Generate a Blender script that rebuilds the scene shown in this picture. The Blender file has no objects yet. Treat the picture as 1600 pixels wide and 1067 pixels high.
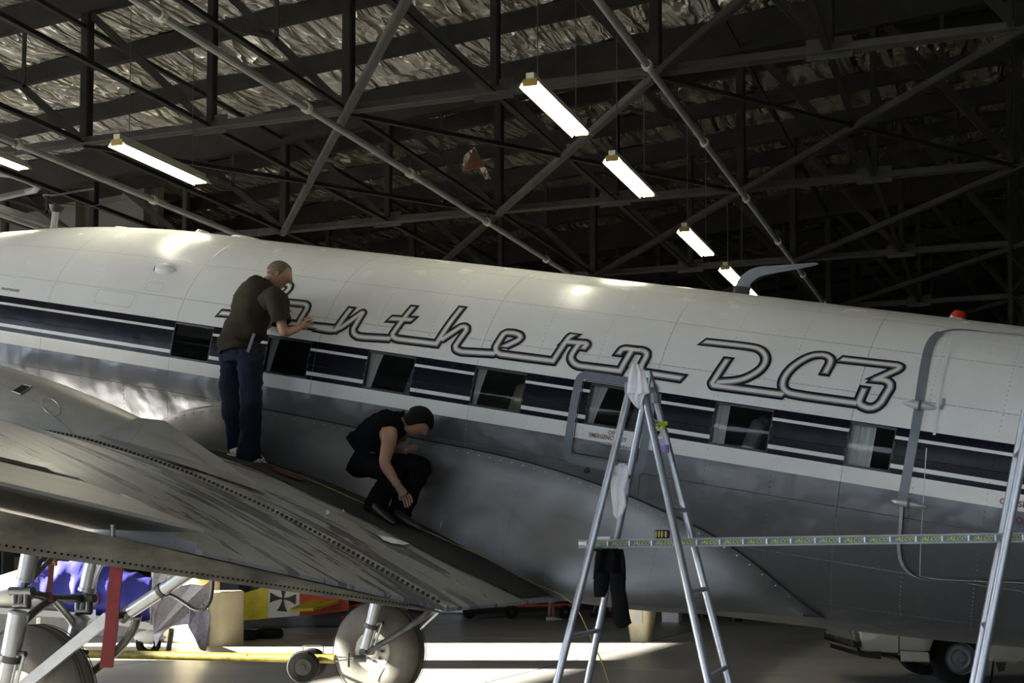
import bpy, bmesh, math, random
from mathutils import Vector, Matrix, noise
from math import sin, cos, pi, radians as R_

# ---------------------------------------------------------------- camera, world, sun
scene = bpy.context.scene
col = scene.collection
TH = R_(23.3); FPX = 2130.0; HZ = 862.0; CAM = Vector((7.72, -11.29, 1.67)); PT = R_(3.0)
PHI = 0.1866; ZO = 3.44
cph, sph = cos(PHI), sin(PHI)
F0 = Vector((-sin(TH), cos(TH), 0)); RR = Vector((cos(TH), sin(TH), 0)); U0 = Vector((0, 0, 1))
FW = F0*cos(PT) + U0*sin(PT); UP = U0*cos(PT) - F0*sin(PT)
YC = HZ - FPX*math.tan(PT)

cd = bpy.data.cameras.new('camera'); cam = bpy.data.objects.new('camera', cd); col.objects.link(cam)
cd.sensor_width = 36.0; cd.sensor_fit = 'HORIZONTAL'; cd.lens = FPX*36.0/1600.0
cd.shift_y = (YC-533.5)/1600.0
cd.clip_start = 0.05; cd.clip_end = 500
m = Matrix((RR, UP, -FW)).transposed().to_4x4(); m.translation = CAM
cam.matrix_world = m
scene.camera = cam

world = bpy.data.worlds.new('world'); scene.world = world; world.use_nodes = True
wn = world.node_tree; wn.nodes.clear()
wo = wn.nodes.new('ShaderNodeOutputWorld'); wb = wn.nodes.new('ShaderNodeBackground')
wtc = wn.nodes.new('ShaderNodeTexCoord'); wsx = wn.nodes.new('ShaderNodeSeparateXYZ'); wr = wn.nodes.new('ShaderNodeValToRGB')
wn.links.new(wtc.outputs['Generated'], wsx.inputs[0]); wn.links.new(wsx.outputs['Z'], wr.inputs[0])
wr.color_ramp.elements[0].position = 0.0; wr.color_ramp.elements[0].color = (0.78, 0.87, 1.0, 1)
wr.color_ramp.elements[1].position = 0.7; wr.color_ramp.elements[1].color = (0.45, 0.60, 0.86, 1)
wn.links.new(wr.outputs[0], wb.inputs[0]); wb.inputs[1].default_value = 5.6
wn.links.new(wb.outputs[0], wo.inputs[0])

SUN_TAN = 0.36
sd = bpy.data.lights.new('sun', 'SUN'); sun = bpy.data.objects.new('sun', sd); col.objects.link(sun)
sd.energy = 36.0; sd.angle = R_(0.6); sd.color = (1.0, 0.93, 0.80)
sdir = Vector((RR.x, RR.y, -SUN_TAN)).normalized()
sun.rotation_euler = sdir.to_track_quat('-Z', 'Y').to_euler(); sun.location = (-40, -20, 30)

scene.view_settings.view_transform = 'Standard'; scene.view_settings.look = 'None'
scene.view_settings.gamma = 1.0; scene.view_settings.use_curve_mapping = False
scene.view_settings.exposure = 0.75
try:
    scene.cycles.use_denoising = True
    scene.cycles.max_bounces = 8
    scene.cycles.sample_clamp_indirect = 6.0
except Exception:
    pass

# ---------------------------------------------------------------- coordinate helpers
def ray(x, y): return FW + RR*((x-800)/FPX) - UP*((y-YC)/FPX)
def atY(x, y, Y): r = ray(x, y); return CAM + r*((Y-CAM.y)/r.y)
def atZ(x, y, Z): r = ray(x, y); return CAM + r*((Z-CAM.z)/r.z)
def atD(x, y, D): return CAM + ray(x, y)*(D/ray(x, y).dot(F0))      # D metres ahead of the camera, measured along the floor
def tl(P):                                                        # world -> aeroplane frame (u aft, y, v up)
    d = Vector(P) - Vector((0, 0, ZO)); return Vector((d.x*cph - d.z*sph, d.y, d.x*sph + d.z*cph))
def tw(P): return Vector((P[0]*cph + P[2]*sph, P[1], ZO - P[0]*sph + P[2]*cph))
def hitw(x, y):                                                   # pixel ray on the wing's upper skin, aeroplane frame
    r = ray(x, y)
    t = 5.0
    while t < 15:
        P = tl(CAM + r*t)
        if P.z < wing_top(P.x): return P
        t += 0.004
    return P
def lerp_tab(x, xs, ys):
    if x <= xs[0]: return ys[0]
    for i in range(len(xs)-1):
        if x <= xs[i+1]: return ys[i] + (ys[i+1]-ys[i])*(x-xs[i])/(xs[i+1]-xs[i])
    return ys[-1]
def smooth_tab(x, xs, ys):
    n = len(xs)
    if x <= xs[0]: return ys[0]
    if x >= xs[-1]: return ys[-1]
    for i in range(n-1):
        if x <= xs[i+1]:
            t = (x-xs[i])/(xs[i+1]-xs[i]); h = xs[i+1]-xs[i]
            m0 = (ys[i+1]-ys[max(i-1, 0)])/(xs[i+1]-xs[max(i-1, 0)])*h
            m1 = (ys[min(i+2, n-1)]-ys[i])/(xs[min(i+2, n-1)]-xs[i])*h
            return (2*t**3-3*t*t+1)*ys[i]+(t**3-2*t*t+t)*m0+(-2*t**3+3*t*t)*ys[i+1]+(t**3-t*t)*m1

# ---------------------------------------------------------------- object helpers
class MB:
    def __init__(s): s.v = []; s.f = []; s.mi = []; s.cur = 0
    def add(s, vs, fs):
        o = len(s.v); s.v += [tuple(p) for p in vs]; s.f += [tuple(i+o for i in f) for f in fs]; s.mi += [s.cur]*len(fs); return s
    def box(s, c, size, M=None):
        hx, hy, hz = size[0]/2, size[1]/2, size[2]/2
        vs = [Vector((sx*hx, sy*hy, sz*hz)) for sx in (-1, 1) for sy in (-1, 1) for sz in (-1, 1)]
        if M is not None: vs = [M @ p for p in vs]
        vs = [p+Vector(c) for p in vs]
        return s.add(vs, [(0, 1, 3, 2), (4, 6, 7, 5), (0, 4, 5, 1), (2, 3, 7, 6), (0, 2, 6, 4), (1, 5, 7, 3)])
    def beam(s, a, b, w, h, up=Vector((0, 0, 1))):
        a = Vector(a); b = Vector(b); d = (b-a); L = d.length; d.normalize()
        x = d.cross(up)
        if x.length < 1e-4: x = d.cross(Vector((0, 1, 0)))
        x.normalize(); z = x.cross(d)
        M = Matrix((d, x, z)).transposed()
        return s.box((a+b)/2, (L, w, h), M)
    def angle_iron(s, a, b, w, t=0.012, up=Vector((0, 0, 1))):
        a = Vector(a); b = Vector(b); d = (b-a).normalized(); x = d.cross(up)
        if x.length < 1e-4: x = d.cross(Vector((0, 1, 0)))
        x.normalize(); z = x.cross(d)
        s.beam(a, b, w, t, up); return s.beam(a+z*w/2-x*(w/2), b+z*w/2-x*(w/2), t, w, up)
    def tube(s, pts, r, seg=10, cap=True, sc=None):
        pts = [Vector(p) for p in pts]; n = len(pts)
        rs = r if isinstance(r, (list, tuple)) else [r]*n
        t0 = (pts[1]-pts[0]).normalized(); up = Vector((0, 0, 1)) if abs(t0.z) < .9 else Vector((0, 1, 0))
        x = t0.cross(up).normalized(); o = len(s.v); vs = []; fs = []
        for i in range(n):
            t = (pts[min(i+1, n-1)]-pts[max(i-1, 0)]).normalized()
            x = (x - t*x.dot(t)).normalized(); y = t.cross(x)
            for k in range(seg):
                a = 2*pi*k/seg; q = x*cos(a)+y*sin(a)
                if sc: q = x*cos(a)*sc[0]+y*sin(a)*sc[1]
                vs.append(pts[i]+q*rs[i])
        for i in range(n-1):
            for k in range(seg):
                k2 = (k+1) % seg; fs.append((i*seg+k, i*seg+k2, (i+1)*seg+k2, (i+1)*seg+k))
        if cap: fs.append(tuple(range(seg-1, -1, -1))); fs.append(tuple((n-1)*seg+k for k in range(seg)))
        return s.add(vs, fs)
    def lathe(s, prof, c, axis, seg=32):                          # prof: (offset along axis, radius)
        axis = Vector(axis).normalized(); up = Vector((0, 0, 1)) if abs(axis.z) < .9 else Vector((1, 0, 0))
        x = axis.cross(up).normalized(); y = axis.cross(x); c = Vector(c); vs = []; fs = []
        for (o, r) in prof:
            for k in range(seg):
                a = 2*pi*k/seg; vs.append(c+axis*o+(x*cos(a)+y*sin(a))*r)
        for i in range(len(prof)-1):
            for k in range(seg):
                k2 = (k+1) % seg; fs.append((i*seg+k, (i+1)*seg+k, (i+1)*seg+k2, i*seg+k2))
        return s.add(vs, fs)
    def grid(s, rows, close=False):
        n = len(rows[0]); vs = [p for r in rows for p in r]; fs = []
        for i in range(len(rows)-1):
            for k in range(n if close else n-1):
                k2 = (k+1) % n; fs.append((i*n+k, i*n+k2, (i+1)*n+k2, (i+1)*n+k))
        return s.add(vs, fs)
    def build(s, name, mat, parent=None, smooth=False, fixn=True, origin=None):
        me = bpy.data.meshes.new(name)
        vs = s.v if origin is None else [tuple(Vector(p)-Vector(origin)) for p in s.v]
        me.from_pydata(vs, [], s.f)
        mats = mat if isinstance(mat, (list, tuple)) else [mat]
        for q in mats: me.materials.append(q)
        if len(mats) > 1: me.polygons.foreach_set('material_index', s.mi)
        if fixn:
            bm = bmesh.new(); bm.from_mesh(me); bmesh.ops.recalc_face_normals(bm, faces=bm.faces); bm.to_mesh(me); bm.free()
        if smooth: 
            me.polygons.foreach_set('use_smooth', [True]*len(me.polygons))
            try: me.set_sharp_from_angle(angle=R_(38 if smooth is True else smooth))
            except Exception: pass
        me.update()
        o = bpy.data.objects.new(name, me); col.objects.link(o)
        if origin is not None: o.location = origin
        if parent is not None: o.parent = parent
        return o
def tag(o, label=None, cat=None, group=None, kind=None):
    if label: o['label'] = label
    if cat: o['category'] = cat
    if group: o['group'] = group
    if kind: o['kind'] = kind
    return o
def empty(name, loc=(0, 0, 0), rot=(0, 0, 0), parent=None):
    o = bpy.data.objects.new(name, None); o.empty_display_size = 0.2; col.objects.link(o); o.location = loc; o.rotation_euler = rot
    if parent is not None: o.parent = parent
    return o
def thing(name, loc, label, cat, group=None, rot=(0, 0, 0)):
    return tag(empty(name, loc, rot), label, cat, group)
def children(o): return [c for c in bpy.data.objects if c.parent == o]
def copy_tree(o, parent=None):
    c = o.copy(); col.objects.link(c)
    if parent is not None: c.parent = parent
    for ch in children(o): copy_tree(ch, c)
    return c
def subsurf(o, lv=1):
    md = o.modifiers.new('subsurf', 'SUBSURF'); md.levels = lv; md.render_levels = lv; return o
def bevel(o, w, seg=2):
    md = o.modifiers.new('bevel', 'BEVEL'); md.width = w; md.segments = seg; md.limit_method = 'ANGLE'; return o

# ---------------------------------------------------------------- materials
def newmat(name):
    m = bpy.data.materials.new(name); m.use_nodes = True; nt = m.node_tree; b = nt.nodes['Principled BSDF']; return m, nt, b
def mixrgb(nt, fac, a, b):
    n = nt.nodes.new('ShaderNodeMix'); n.data_type = 'RGBA'
    for s_, v in ((n.inputs[0], fac), (n.inputs[6], a), (n.inputs[7], b)):
        if hasattr(v, 'is_output'): nt.links.new(v, s_)
        else: s_.default_value = v
    return n.outputs[2]
def math_(nt, op, a, b=None, c=None, clamp=False):
    n = nt.nodes.new('ShaderNodeMath'); n.operation = op; n.use_clamp = clamp
    for i, v in enumerate((a, b, c)):
        if v is None: continue
        if hasattr(v, 'is_output'): nt.links.new(v, n.inputs[i])
        else: n.inputs[i].default_value = v
    return n.outputs[0]
def noise_(nt, scale, detail=4, rough=.55, vec=None, dist=0.0):
    n = nt.nodes.new('ShaderNodeTexNoise'); n.inputs['Scale'].default_value = scale; n.inputs['Detail'].default_value = detail
    n.inputs['Roughness'].default_value = rough; n.inputs['Distortion'].default_value = dist
    if vec is not None: nt.links.new(vec, n.inputs['Vector'])
    return n.outputs['Fac']
def objco(nt, scale=(1, 1, 1), gen='Object', rot=(0, 0, 0)):
    t = nt.nodes.new('ShaderNodeTexCoord'); mp = nt.nodes.new('ShaderNodeMapping'); mp.inputs['Scale'].default_value = scale
    mp.inputs['Rotation'].default_value = rot
    nt.links.new(t.outputs[gen], mp.inputs[0]); return mp.outputs[0]
def ramp(nt, fac, stops):
    n = nt.nodes.new('ShaderNodeValToRGB'); e = n.color_ramp.elements
    e[0].position, e[0].color = stops[0][0], stops[0][1]
    e[1].position, e[1].color = stops[-1][0], stops[-1][1]
    for p, c in stops[1:-1]: q = e.new(p); q.color = c
    nt.links.new(fac, n.inputs[0]); return n.outputs[0]
def bump_(nt, b, h, dist=.01, strength=1.0):
    n = nt.nodes.new('ShaderNodeBump'); n.inputs['Distance'].default_value = dist; n.inputs['Strength'].default_value = strength
    nt.links.new(h, n.inputs['Height']); nt.links.new(n.outputs[0], b.inputs['Normal']); return n
def g(v, a=1): return (v, v, v, a) if not isinstance(v, tuple) else (*v, a)
def simple(name, colr, rough=.5, metal=0.0, var=.12, scale=6, bump=0.0, bscale=60, coat=0.0, stretch=(1, 1, 1), spec=None):
    m, nt, b = newmat(name); c = g(colr)
    v = objco(nt, stretch); nz = noise_(nt, scale, 5, vec=v)
    lo = tuple(x*(1-var) for x in c[:3])+(1,); hi = tuple(min(1, x*(1+var)) for x in c[:3])+(1,)
    nt.links.new(ramp(nt, nz, [(.3, lo), (.7, hi)]), b.inputs['Base Color'])
    b.inputs['Metallic'].default_value = metal; b.inputs['Roughness'].default_value = rough
    b.inputs['Coat Weight'].default_value = coat
    if spec is not None: b.inputs['Specular IOR Level'].default_value = spec
    if bump > 0: bump_(nt, b, noise_(nt, bscale, 4, vec=v), bump)
    return m
def emis(name, colr, strength):
    m, nt, b = newmat(name); b.inputs['Base Color'].default_value = g(colr); b.inputs['Emission Color'].default_value = g(colr)
    b.inputs['Emission Strength'].default_value = strength; return m

def rivets(nt, x, s_, px, ps, pitch=.042, rad=.006):
    """height of rivet heads on rows every px (vertical rows) and ps (horizontal rows)"""
    hp = pitch/2
    outs = []
    for (row, along, p) in ((x, s_, px), (s_, x, ps)):
        d1 = math_(nt, 'WRAP', row, p/2, -p/2)
        d2 = math_(nt, 'WRAP', along, hp, -hp)
        r2 = math_(nt, 'ADD', math_(nt, 'MULTIPLY', d1, d1), math_(nt, 'MULTIPLY', d2, d2))
        q = math_(nt, 'SUBTRACT', 1.0, math_(nt, 'DIVIDE', r2, rad*rad), clamp=True)
        outs.append(q)
    return math_(nt, 'MAXIMUM', outs[0], outs[1])
def seams(nt, x, s_, px, ps, w=.0035):
    outs = []
    for (row, p) in ((x, px), (s_, ps)):
        d = math_(nt, 'ABSOLUTE', math_(nt, 'WRAP', row, p/2, -p/2))
        outs.append(math_(nt, 'SUBTRACT', 1.0, math_(nt, 'DIVIDE', d, w), clamp=True))
    return math_(nt, 'MAXIMUM', outs[0], outs[1])

def fuselage_mat():
    m, nt, b = newmat('painted_fuselage_skin'); L = nt.links
    tc = nt.nodes.new('ShaderNodeTexCoord'); sx = nt.nodes.new('ShaderNodeSeparateXYZ'); L.new(tc.outputs['Object'], sx.inputs[0])
    X, Y, Z = sx.outputs
    s_ = math_(nt, 'MULTIPLY', math_(nt, 'ARCTAN2', math_(nt, 'SUBTRACT', Z, .12), math_(nt, 'ABSOLUTE', Y)), 1.25)
    # paint bands by height on the body
    W = (.74, .745, .74, 1); N = (.004, .004, .012, 1); S = (.20, .205, .22, 1)
    rp = nt.nodes.new('ShaderNodeValToRGB'); rp.color_ramp.interpolation = 'CONSTANT'
    zz = math_(nt, 'ADD', Z, 1.0)                                  # ramp over v in [-1, 1] -> 0..2
    zz = math_(nt, 'DIVIDE', zz, 2.0); L.new(zz, rp.inputs[0])
    stops = [(-1, S), (-.128, W), (-.012, N), (.027, W), (.062, N), (.235, W), (.265, N), (.322, W)]
    e = rp.color_ramp.elements
    e[0].position = 0; e[0].color = S; e[1].position = (stops[-1][0]+1)/2; e[1].color = W
    for p, c_ in stops[1:-1]: q = e.new((p+1)/2); q.color = c_
    nz = noise_(nt, 1.3, 5, vec=objco(nt, (1, 1, 1.6)))
    dirt = ramp(nt, nz, [(.3, (.90, .90, .89, 1)), (.7, (1, 1, 1, 1))])
    sm = seams(nt, X, s_, 1.53, .44, .003)
    rv = rivets(nt, X, s_, .51, .44)
    c1 = nt.nodes.new('ShaderNodeMix'); c1.data_type = 'RGBA'; c1.blend_type = 'MULTIPLY'; c1.inputs[0].default_value = 1
    L.new(rp.outputs[0], c1.inputs[6]); L.new(dirt, c1.inputs[7])
    c2 = mixrgb(nt, math_(nt, 'MULTIPLY', sm, .45), c1.outputs[2], (.1, .1, .1, 1))
    c2 = mixrgb(nt, math_(nt, 'MULTIPLY', rv, .28), c2, (.12, .12, .12, 1))
    L.new(c2, b.inputs['Base Color'])
    metal = math_(nt, 'LESS_THAN', Z, -.128)
    b.inputs['Specular IOR Level'].default_value = .14
    L.new(math_(nt, 'MULTIPLY', metal, .80), b.inputs['Metallic'])
    rn = noise_(nt, 4, 4, vec=objco(nt, (1, 1, 1)))
    rg = math_(nt, 'ADD', math_(nt, 'MULTIPLY', rn, .16), math_(nt, 'ADD', math_(nt, 'MULTIPLY', metal, .10), .17))
    L.new(rg, b.inputs['Roughness'])
    # oil-canned panels + rivets
    oc = noise_(nt, 2.6, 2, vec=objco(nt, (1, 1, 1)))
    fine = noise_(nt, 22, 2, vec=objco(nt, (1, 1, 1)))
    oc2 = math_(nt, 'MULTIPLY', math_(nt, 'ADD', oc, math_(nt, 'MULTIPLY', fine, .04)), math_(nt, 'ADD', math_(nt, 'MULTIPLY', metal, .028), .006))
    h = math_(nt, 'ADD', oc2, math_(nt, 'MULTIPLY', rv, .0045))
    h = math_(nt, 'SUBTRACT', h, math_(nt, 'MULTIPLY', sm, .003))
    bump_(nt, b, h, 1.0)
    return m
def alu_mat(name, colr=.34, rough=.26, metal=.75, dirty=.25, px=.6, ps=.45, cv=(1, 0), seam_px=1.2):
    m, nt, b = newmat(name); L = nt.links
    tc = nt.nodes.new('ShaderNodeTexCoord'); sx = nt.nodes.new('ShaderNodeSeparateXYZ'); L.new(tc.outputs['Object'], sx.inputs[0])
    X, Y, Z = sx.outputs
    rv = rivets(nt, X, Y, px, ps, .05, .005); sm = seams(nt, X, Y, seam_px, ps*3, .003)
    v = objco(nt, (.7, 2.2, 2)); n1 = noise_(nt, 1.6, 7, .62, v, 1.2)
    c = g(colr); d = tuple(x*(1-dirty) for x in c[:3])+(1,)
    cc = ramp(nt, n1, [(.38, d), (.52, c)])
    L.new(mixrgb(nt, math_(nt, 'MULTIPLY', sm, .5), cc, (.05, .05, .05, 1)), b.inputs['Base Color'])
    b.inputs['Metallic'].default_value = metal
    L.new(math_(nt, 'ADD', math_(nt, 'MULTIPLY', n1, .3), rough-.1), b.inputs['Roughness'])
    h = math_(nt, 'ADD', math_(nt, 'MULTIPLY', noise_(nt, 2.2, 2, vec=objco(nt)), .02), math_(nt, 'MULTIPLY', rv, .0018))
    bump_(nt, b, h, 1.0)
    return m
def wing_mat():
    m, nt, b = newmat('wing_skin_with_dark_streaks'); L = nt.links
    tc = nt.nodes.new('ShaderNodeTexCoord'); sx = nt.nodes.new('ShaderNodeSeparateXYZ'); L.new(tc.outputs['Object'], sx.inputs[0])
    X, Y, Z = sx.outputs
    rv = rivets(nt, X, Y, .62, .48, .045, .0045); sm = seams(nt, X, Y, 1.9, 1.3, .003)
    v = objco(nt, (.55, 3.6, 1), rot=(0, 0, R_(12)))
    st = noise_(nt, 1.25, 9, .66, v, .6)
    # a band of darker, smoother streaks just outboard of the joint, u about 0.6 .. 2.6
    d = math_(nt, 'ABSOLUTE', math_(nt, 'ADD', Y, 3.45)); band = math_(nt, 'SUBTRACT', 1.15, math_(nt, 'MULTIPLY', d, .75), clamp=True)
    streak = math_(nt, 'MULTIPLY', math_(nt, 'GREATER_THAN', math_(nt, 'ADD', st, math_(nt, 'MULTIPLY', band, .10)), .60), 1)
    base = ramp(nt, noise_(nt, 1.4, 6, vec=objco(nt, (.6, 3, 1))), [(.3, (.30, .305, .31, 1)), (.7, (.42, .425, .42, 1))])
    cc = mixrgb(nt, streak, base, (.225, .228, .245, 1))
    L.new(mixrgb(nt, math_(nt, 'MULTIPLY', sm, .4), cc, (.04, .04, .04, 1)), b.inputs['Base Color'])
    L.new(mixrgb(nt, streak, (.34, .34, .34, 1), (.22, .22, .22, 1)), b.inputs['Roughness'])
    b.inputs['Metallic'].default_value = .35
    h = math_(nt, 'ADD', math_(nt, 'MULTIPLY', noise_(nt, 2.0, 3, vec=objco(nt, (1, 2, 1))), .012), math_(nt, 'MULTIPLY', rv, .0016))
    bump_(nt, b, h, 1.0)
    return m
def foil_mat(name='crinkled_roof_foil', k=1.0, br=0.0):
    m, nt, b = newmat(name); L = nt.links
    b.inputs['Metallic'].default_value = .62; b.inputs['Roughness'].default_value = .25
    v = objco(nt, (1, 1, 1))
    n1 = noise_(nt, .6, 3, vec=v)
    L.new(ramp(nt, n1, [(.3, (.60*k, .56*k, (.43-br)*k, 1)), (.7, (.82*k, .80*k, (.72-br)*k, 1))]), b.inputs['Base Color'])
    hs = None
    for (rz, sc_, st_, amp) in ((24, 1.0, .16, .30), (-30, 1.5, .16, .20), (60, 2.4, .22, .08)):
        f = noise_(nt, sc_, 2.5, .5, objco(nt, (1, st_, 1), rot=(0, 0, R_(rz))), 1.4)
        r_ = math_(nt, 'SUBTRACT', 1.0, math_(nt, 'ABSOLUTE', math_(nt, 'SUBTRACT', math_(nt, 'MULTIPLY', f, 2.0), 1.0)))
        r_ = math_(nt, 'MULTIPLY', math_(nt, 'POWER', r_, 5.0), amp)
        hs = r_ if hs is None else math_(nt, 'ADD', hs, r_)
    h = hs
    bump_(nt, b, h, 1.0)
    return m
def floor_mat():
    m, nt, b = newmat('polished_concrete_floor'); L = nt.links
    v = objco(nt, (1, 1, 1)); n1 = noise_(nt, .35, 7, .6, v); n2 = noise_(nt, 3, 6, .65, objco(nt, (.5, 2.5, 1)))
    c1 = ramp(nt, n1, [(.3, (.27, .265, .25, 1)), (.7, (.42, .41, .39, 1))])
    c2 = ramp(nt, n2, [(.35, (.72, .72, .7, 1)), (.65, (1, 1, 1, 1))])
    mx = nt.nodes.new('ShaderNodeMix'); mx.data_type = 'RGBA'; mx.blend_type = 'MULTIPLY'; mx.inputs[0].default_value = 1
    L.new(c1, mx.inputs[6]); L.new(c2, mx.inputs[7]); L.new(mx.outputs[2], b.inputs['Base Color'])
    L.new(math_(nt, 'ADD', math_(nt, 'MULTIPLY', n2, .3), .22), b.inputs['Roughness'])
    bump_(nt, b, n2, .004)
    return m

M = {}
M['fuse'] = fuselage_mat()
M['alu'] = alu_mat('bare_aluminium_skin', .40, .34, .5, .12)
M['fillet'] = alu_mat('wing_root_fairing_skin', .20, .36, .78, .12, .5, .5)
M['nac'] = alu_mat('nacelle_skin', .30, .42, .35, .15, .8, .35)
M['wing'] = wing_mat()
M['under'] = simple('oily_underside_metal', (.42, .37, .27), .35, .5, .45, 5, .004, 30, stretch=(1, .4, 1))
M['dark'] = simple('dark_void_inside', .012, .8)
M['ail'] = simple('bounce_lit_aileron_paint', (.46, .45, .41), .4, .25, .15, 3, stretch=(1, .3, 1))  # lightened to stand for sunlit floor bounce on the underside
M['walk'] = simple('black_non_slip_walkway', .018, .85, 0, .3, 40, .003, 300)
M['foil'] = foil_mat(k=1.2); M['foild'] = foil_mat('aged_brown_roof_foil', .42, .06)
M['floor'] = floor_mat()
M['steel_dark'] = simple('dark_red_oxide_steel', (.014, .013, .011), .7, 0, .4, 3, spec=.2)
M['steel_mid'] = simple('grey_painted_steel', (.040, .038, .033), .6, 0, .3, 3, spec=.3)
M['pipe'] = simple('galvanised_conduit', (.26, .26, .245), .5, .2, .15, 4)
M['wall'] = simple('dim_concrete_block_wall', (.10, .095, .08), .85, 0, .3, 1.2, .01, 8)
M['wallmetal'] = simple('corrugated_wall_sheet', (.14, .14, .135), .6, .2, .2, 2)
M['apron'] = simple('bounce_apron_concrete', (.80, .78, .72), .8, 0, .1, .4)
M['navy'] = simple('navy_sign_paint', (.008, .008, .022), .3, 0, .1, spec=.25)
M['taupe'] = simple('taupe_sign_paint', (.20, .185, .15), .35, 0, .1)
M['white'] = simple('white_paint', (.68, .685, .68), .28, 0, .04)
M['slate'] = simple('slate_grey_paint', (.16, .18, .21), .35, 0, .08)
M['hing'] = simple('hinge_fairing_paint', (.5, .5, .49), .35, .2, .1)
M['black'] = simple('black_paint', .012, .4)
M['redtext'] = simple('dark_red_lettering', (.16, .02, .015), .45)
M['strut'] = simple('silver_strut_paint', (.30, .31, .32), .30, .75, .1, 8)
M['strutd'] = simple('greasy_dark_fitting', (.05, .05, .048), .35, .5, .4, 14)
M['tyre'] = simple('grey_dusty_tyre_rubber', (.075, .068, .056), .65, 0, .25, 5, .002, 60)
M['tyreb'] = simple('black_tyre_rubber', (.009, .009, .009), .8, 0, .3, 8, .002, 60, spec=.2)
M['hub'] = simple('cast_wheel_hub', (.42, .41, .37), .4, .5, .3, 14)
M['curtain'] = simple('grey_cabin_curtain', (.62, .64, .64), .85, 0, .1, 8)
M['seat'] = simple('tan_seat_leather', (.30, .25, .15), .5, 0, .15, 6)
M['redstrap'] = simple('faded_red_webbing', (.20, .018, .016), .7, 0, .15, 20, .001, 200)
M['yellow'] = simple('yellow_paint', (.62, .50, .03), .45, 0, .2, 5)
M['yellowd'] = simple('scuffed_yellow_tow_bar_paint', (.22, .17, .02), .5, 0, .45, 9)
M['chrome'] = simple('ladder_aluminium_tube', (.36, .38, .42), .36, .85, .1, 8)
M['plankm'] = simple('dull_plank_aluminium', (.22, .22, .23), .45, .6, .2, 8)
M['cloth'] = simple('white_cotton_rag', (.78, .78, .82), .9, 0, .06, 10, .002, 90)
M['blackcloth'] = simple('black_fabric', (.008, .008, .009), .99, 0, .2, 10, spec=0.0)
M['cream'] = simple('cream_plastic', (.62, .55, .36), .5, 0, .08, 3)
M['bluecover'] = simple('royal_blue_canopy_cover', (.06, .062, .40), .7, 0, .12, 3)
M['whiteplane'] = simple('white_aircraft_gelcoat', (.70, .69, .64), .35, 0, .05, 2)
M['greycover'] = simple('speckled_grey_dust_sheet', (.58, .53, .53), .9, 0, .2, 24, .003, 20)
M['redpaint'] = simple('red_aircraft_paint', (.45, .035, .015), .4, 0, .1)
M['carpaint'] = simple('silver_car_paint', (.50, .51, .49), .3, .3, .05, 2, coat=.4)
M['skin'] = simple('skin', (.40, .22, .14), .55, 0, .08, 8)
M['skin2'] = simple('tanned_skin', (.30, .165, .105), .55, 0, .08, 8)
M['hair'] = simple('cropped_grey_hair', (.15, .115, .08), .9, 0, .3, 60, .004, 220)
M['hairb'] = simple('black_hair', (.006, .005, .005), .85, 0, .3, 60, .006, 90, spec=.15)
M['shirt'] = simple('brown_cotton_shirt', (.034, .029, .018), .95, 0, .18, 5, .006, 12, spec=.15)
M['jeans'] = simple('blue_denim', (.013, .016, .030), .9, 0, .5, 4, .006, 14, spec=.2)
M['shoe'] = simple('white_shoe_leather', (.55, .55, .54), .5, 0, .06)
M['purple'] = simple('purple_cleaning_fluid', (.22, .03, .62), .2, 0, .05)
M['teal'] = simple('teal_sticker', (.05, .13, .16), .45, 0, .1)
M['wood'] = simple('worn_timber', (.25, .15, .06), .7, 0, .3, 6, stretch=(1, 6, 1))
M['lampbody'] = simple('lamp_housing_enamel', (.45, .43, .33), .5, 0, .1)
M['bracket'] = simple('brass_coloured_lamp_holder', (.28, .19, .04), .5, .2, .2)
M['tube'] = emis('fluorescent_tube', (1.0, .97, .80), 26.0)
M['beacon'] = simple('red_beacon_glass', (.5, .02, .005), .15, 0, .05)
M['greybox'] = simple('grey_cabinet_enamel', (.16, .17, .17), .5, 0, .2, 2)
M['gold'] = simple('brown_perforated_metal', (.46, .41, .30), .35, .5, .5, 9, .003, 40, stretch=(1, .3, 1))

mg, ntg, bg = newmat('tinted_cabin_glass')
bg.inputs['Base Color'].default_value = (.01, .012, .012, 1); bg.inputs['Roughness'].default_value = .04
bg.inputs['Specular IOR Level'].default_value = .6
tr = ntg.nodes.new('ShaderNodeBsdfTransparent'); tr.inputs[0].default_value = (.95, .96, .95, 1)
ms = ntg.nodes.new('ShaderNodeMixShader'); ms.inputs[0].default_value = .78
ntg.links.new(bg.outputs[0], ms.inputs[1]); ntg.links.new(tr.outputs[0], ms.inputs[2])
ntg.links.new(ms.outputs[0], ntg.nodes['Material Output'].inputs[0]); M['glass'] = mg
mp_, ntp, bp = newmat('clear_plastic_bottle')
bp.inputs['Base Color'].default_value = (.8, .8, .82, 1); bp.inputs['Roughness'].default_value = .1
tr = ntp.nodes.new('ShaderNodeBsdfTransparent'); ms = ntp.nodes.new('ShaderNodeMixShader'); ms.inputs[0].default_value = .7
ntp.links.new(bp.outputs[0], ms.inputs[1]); ntp.links.new(tr.outputs[0], ms.inputs[2])
ntp.links.new(ms.outputs[0], ntp.nodes['Material Output'].inputs[0]); M['clear'] = mp_

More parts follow.
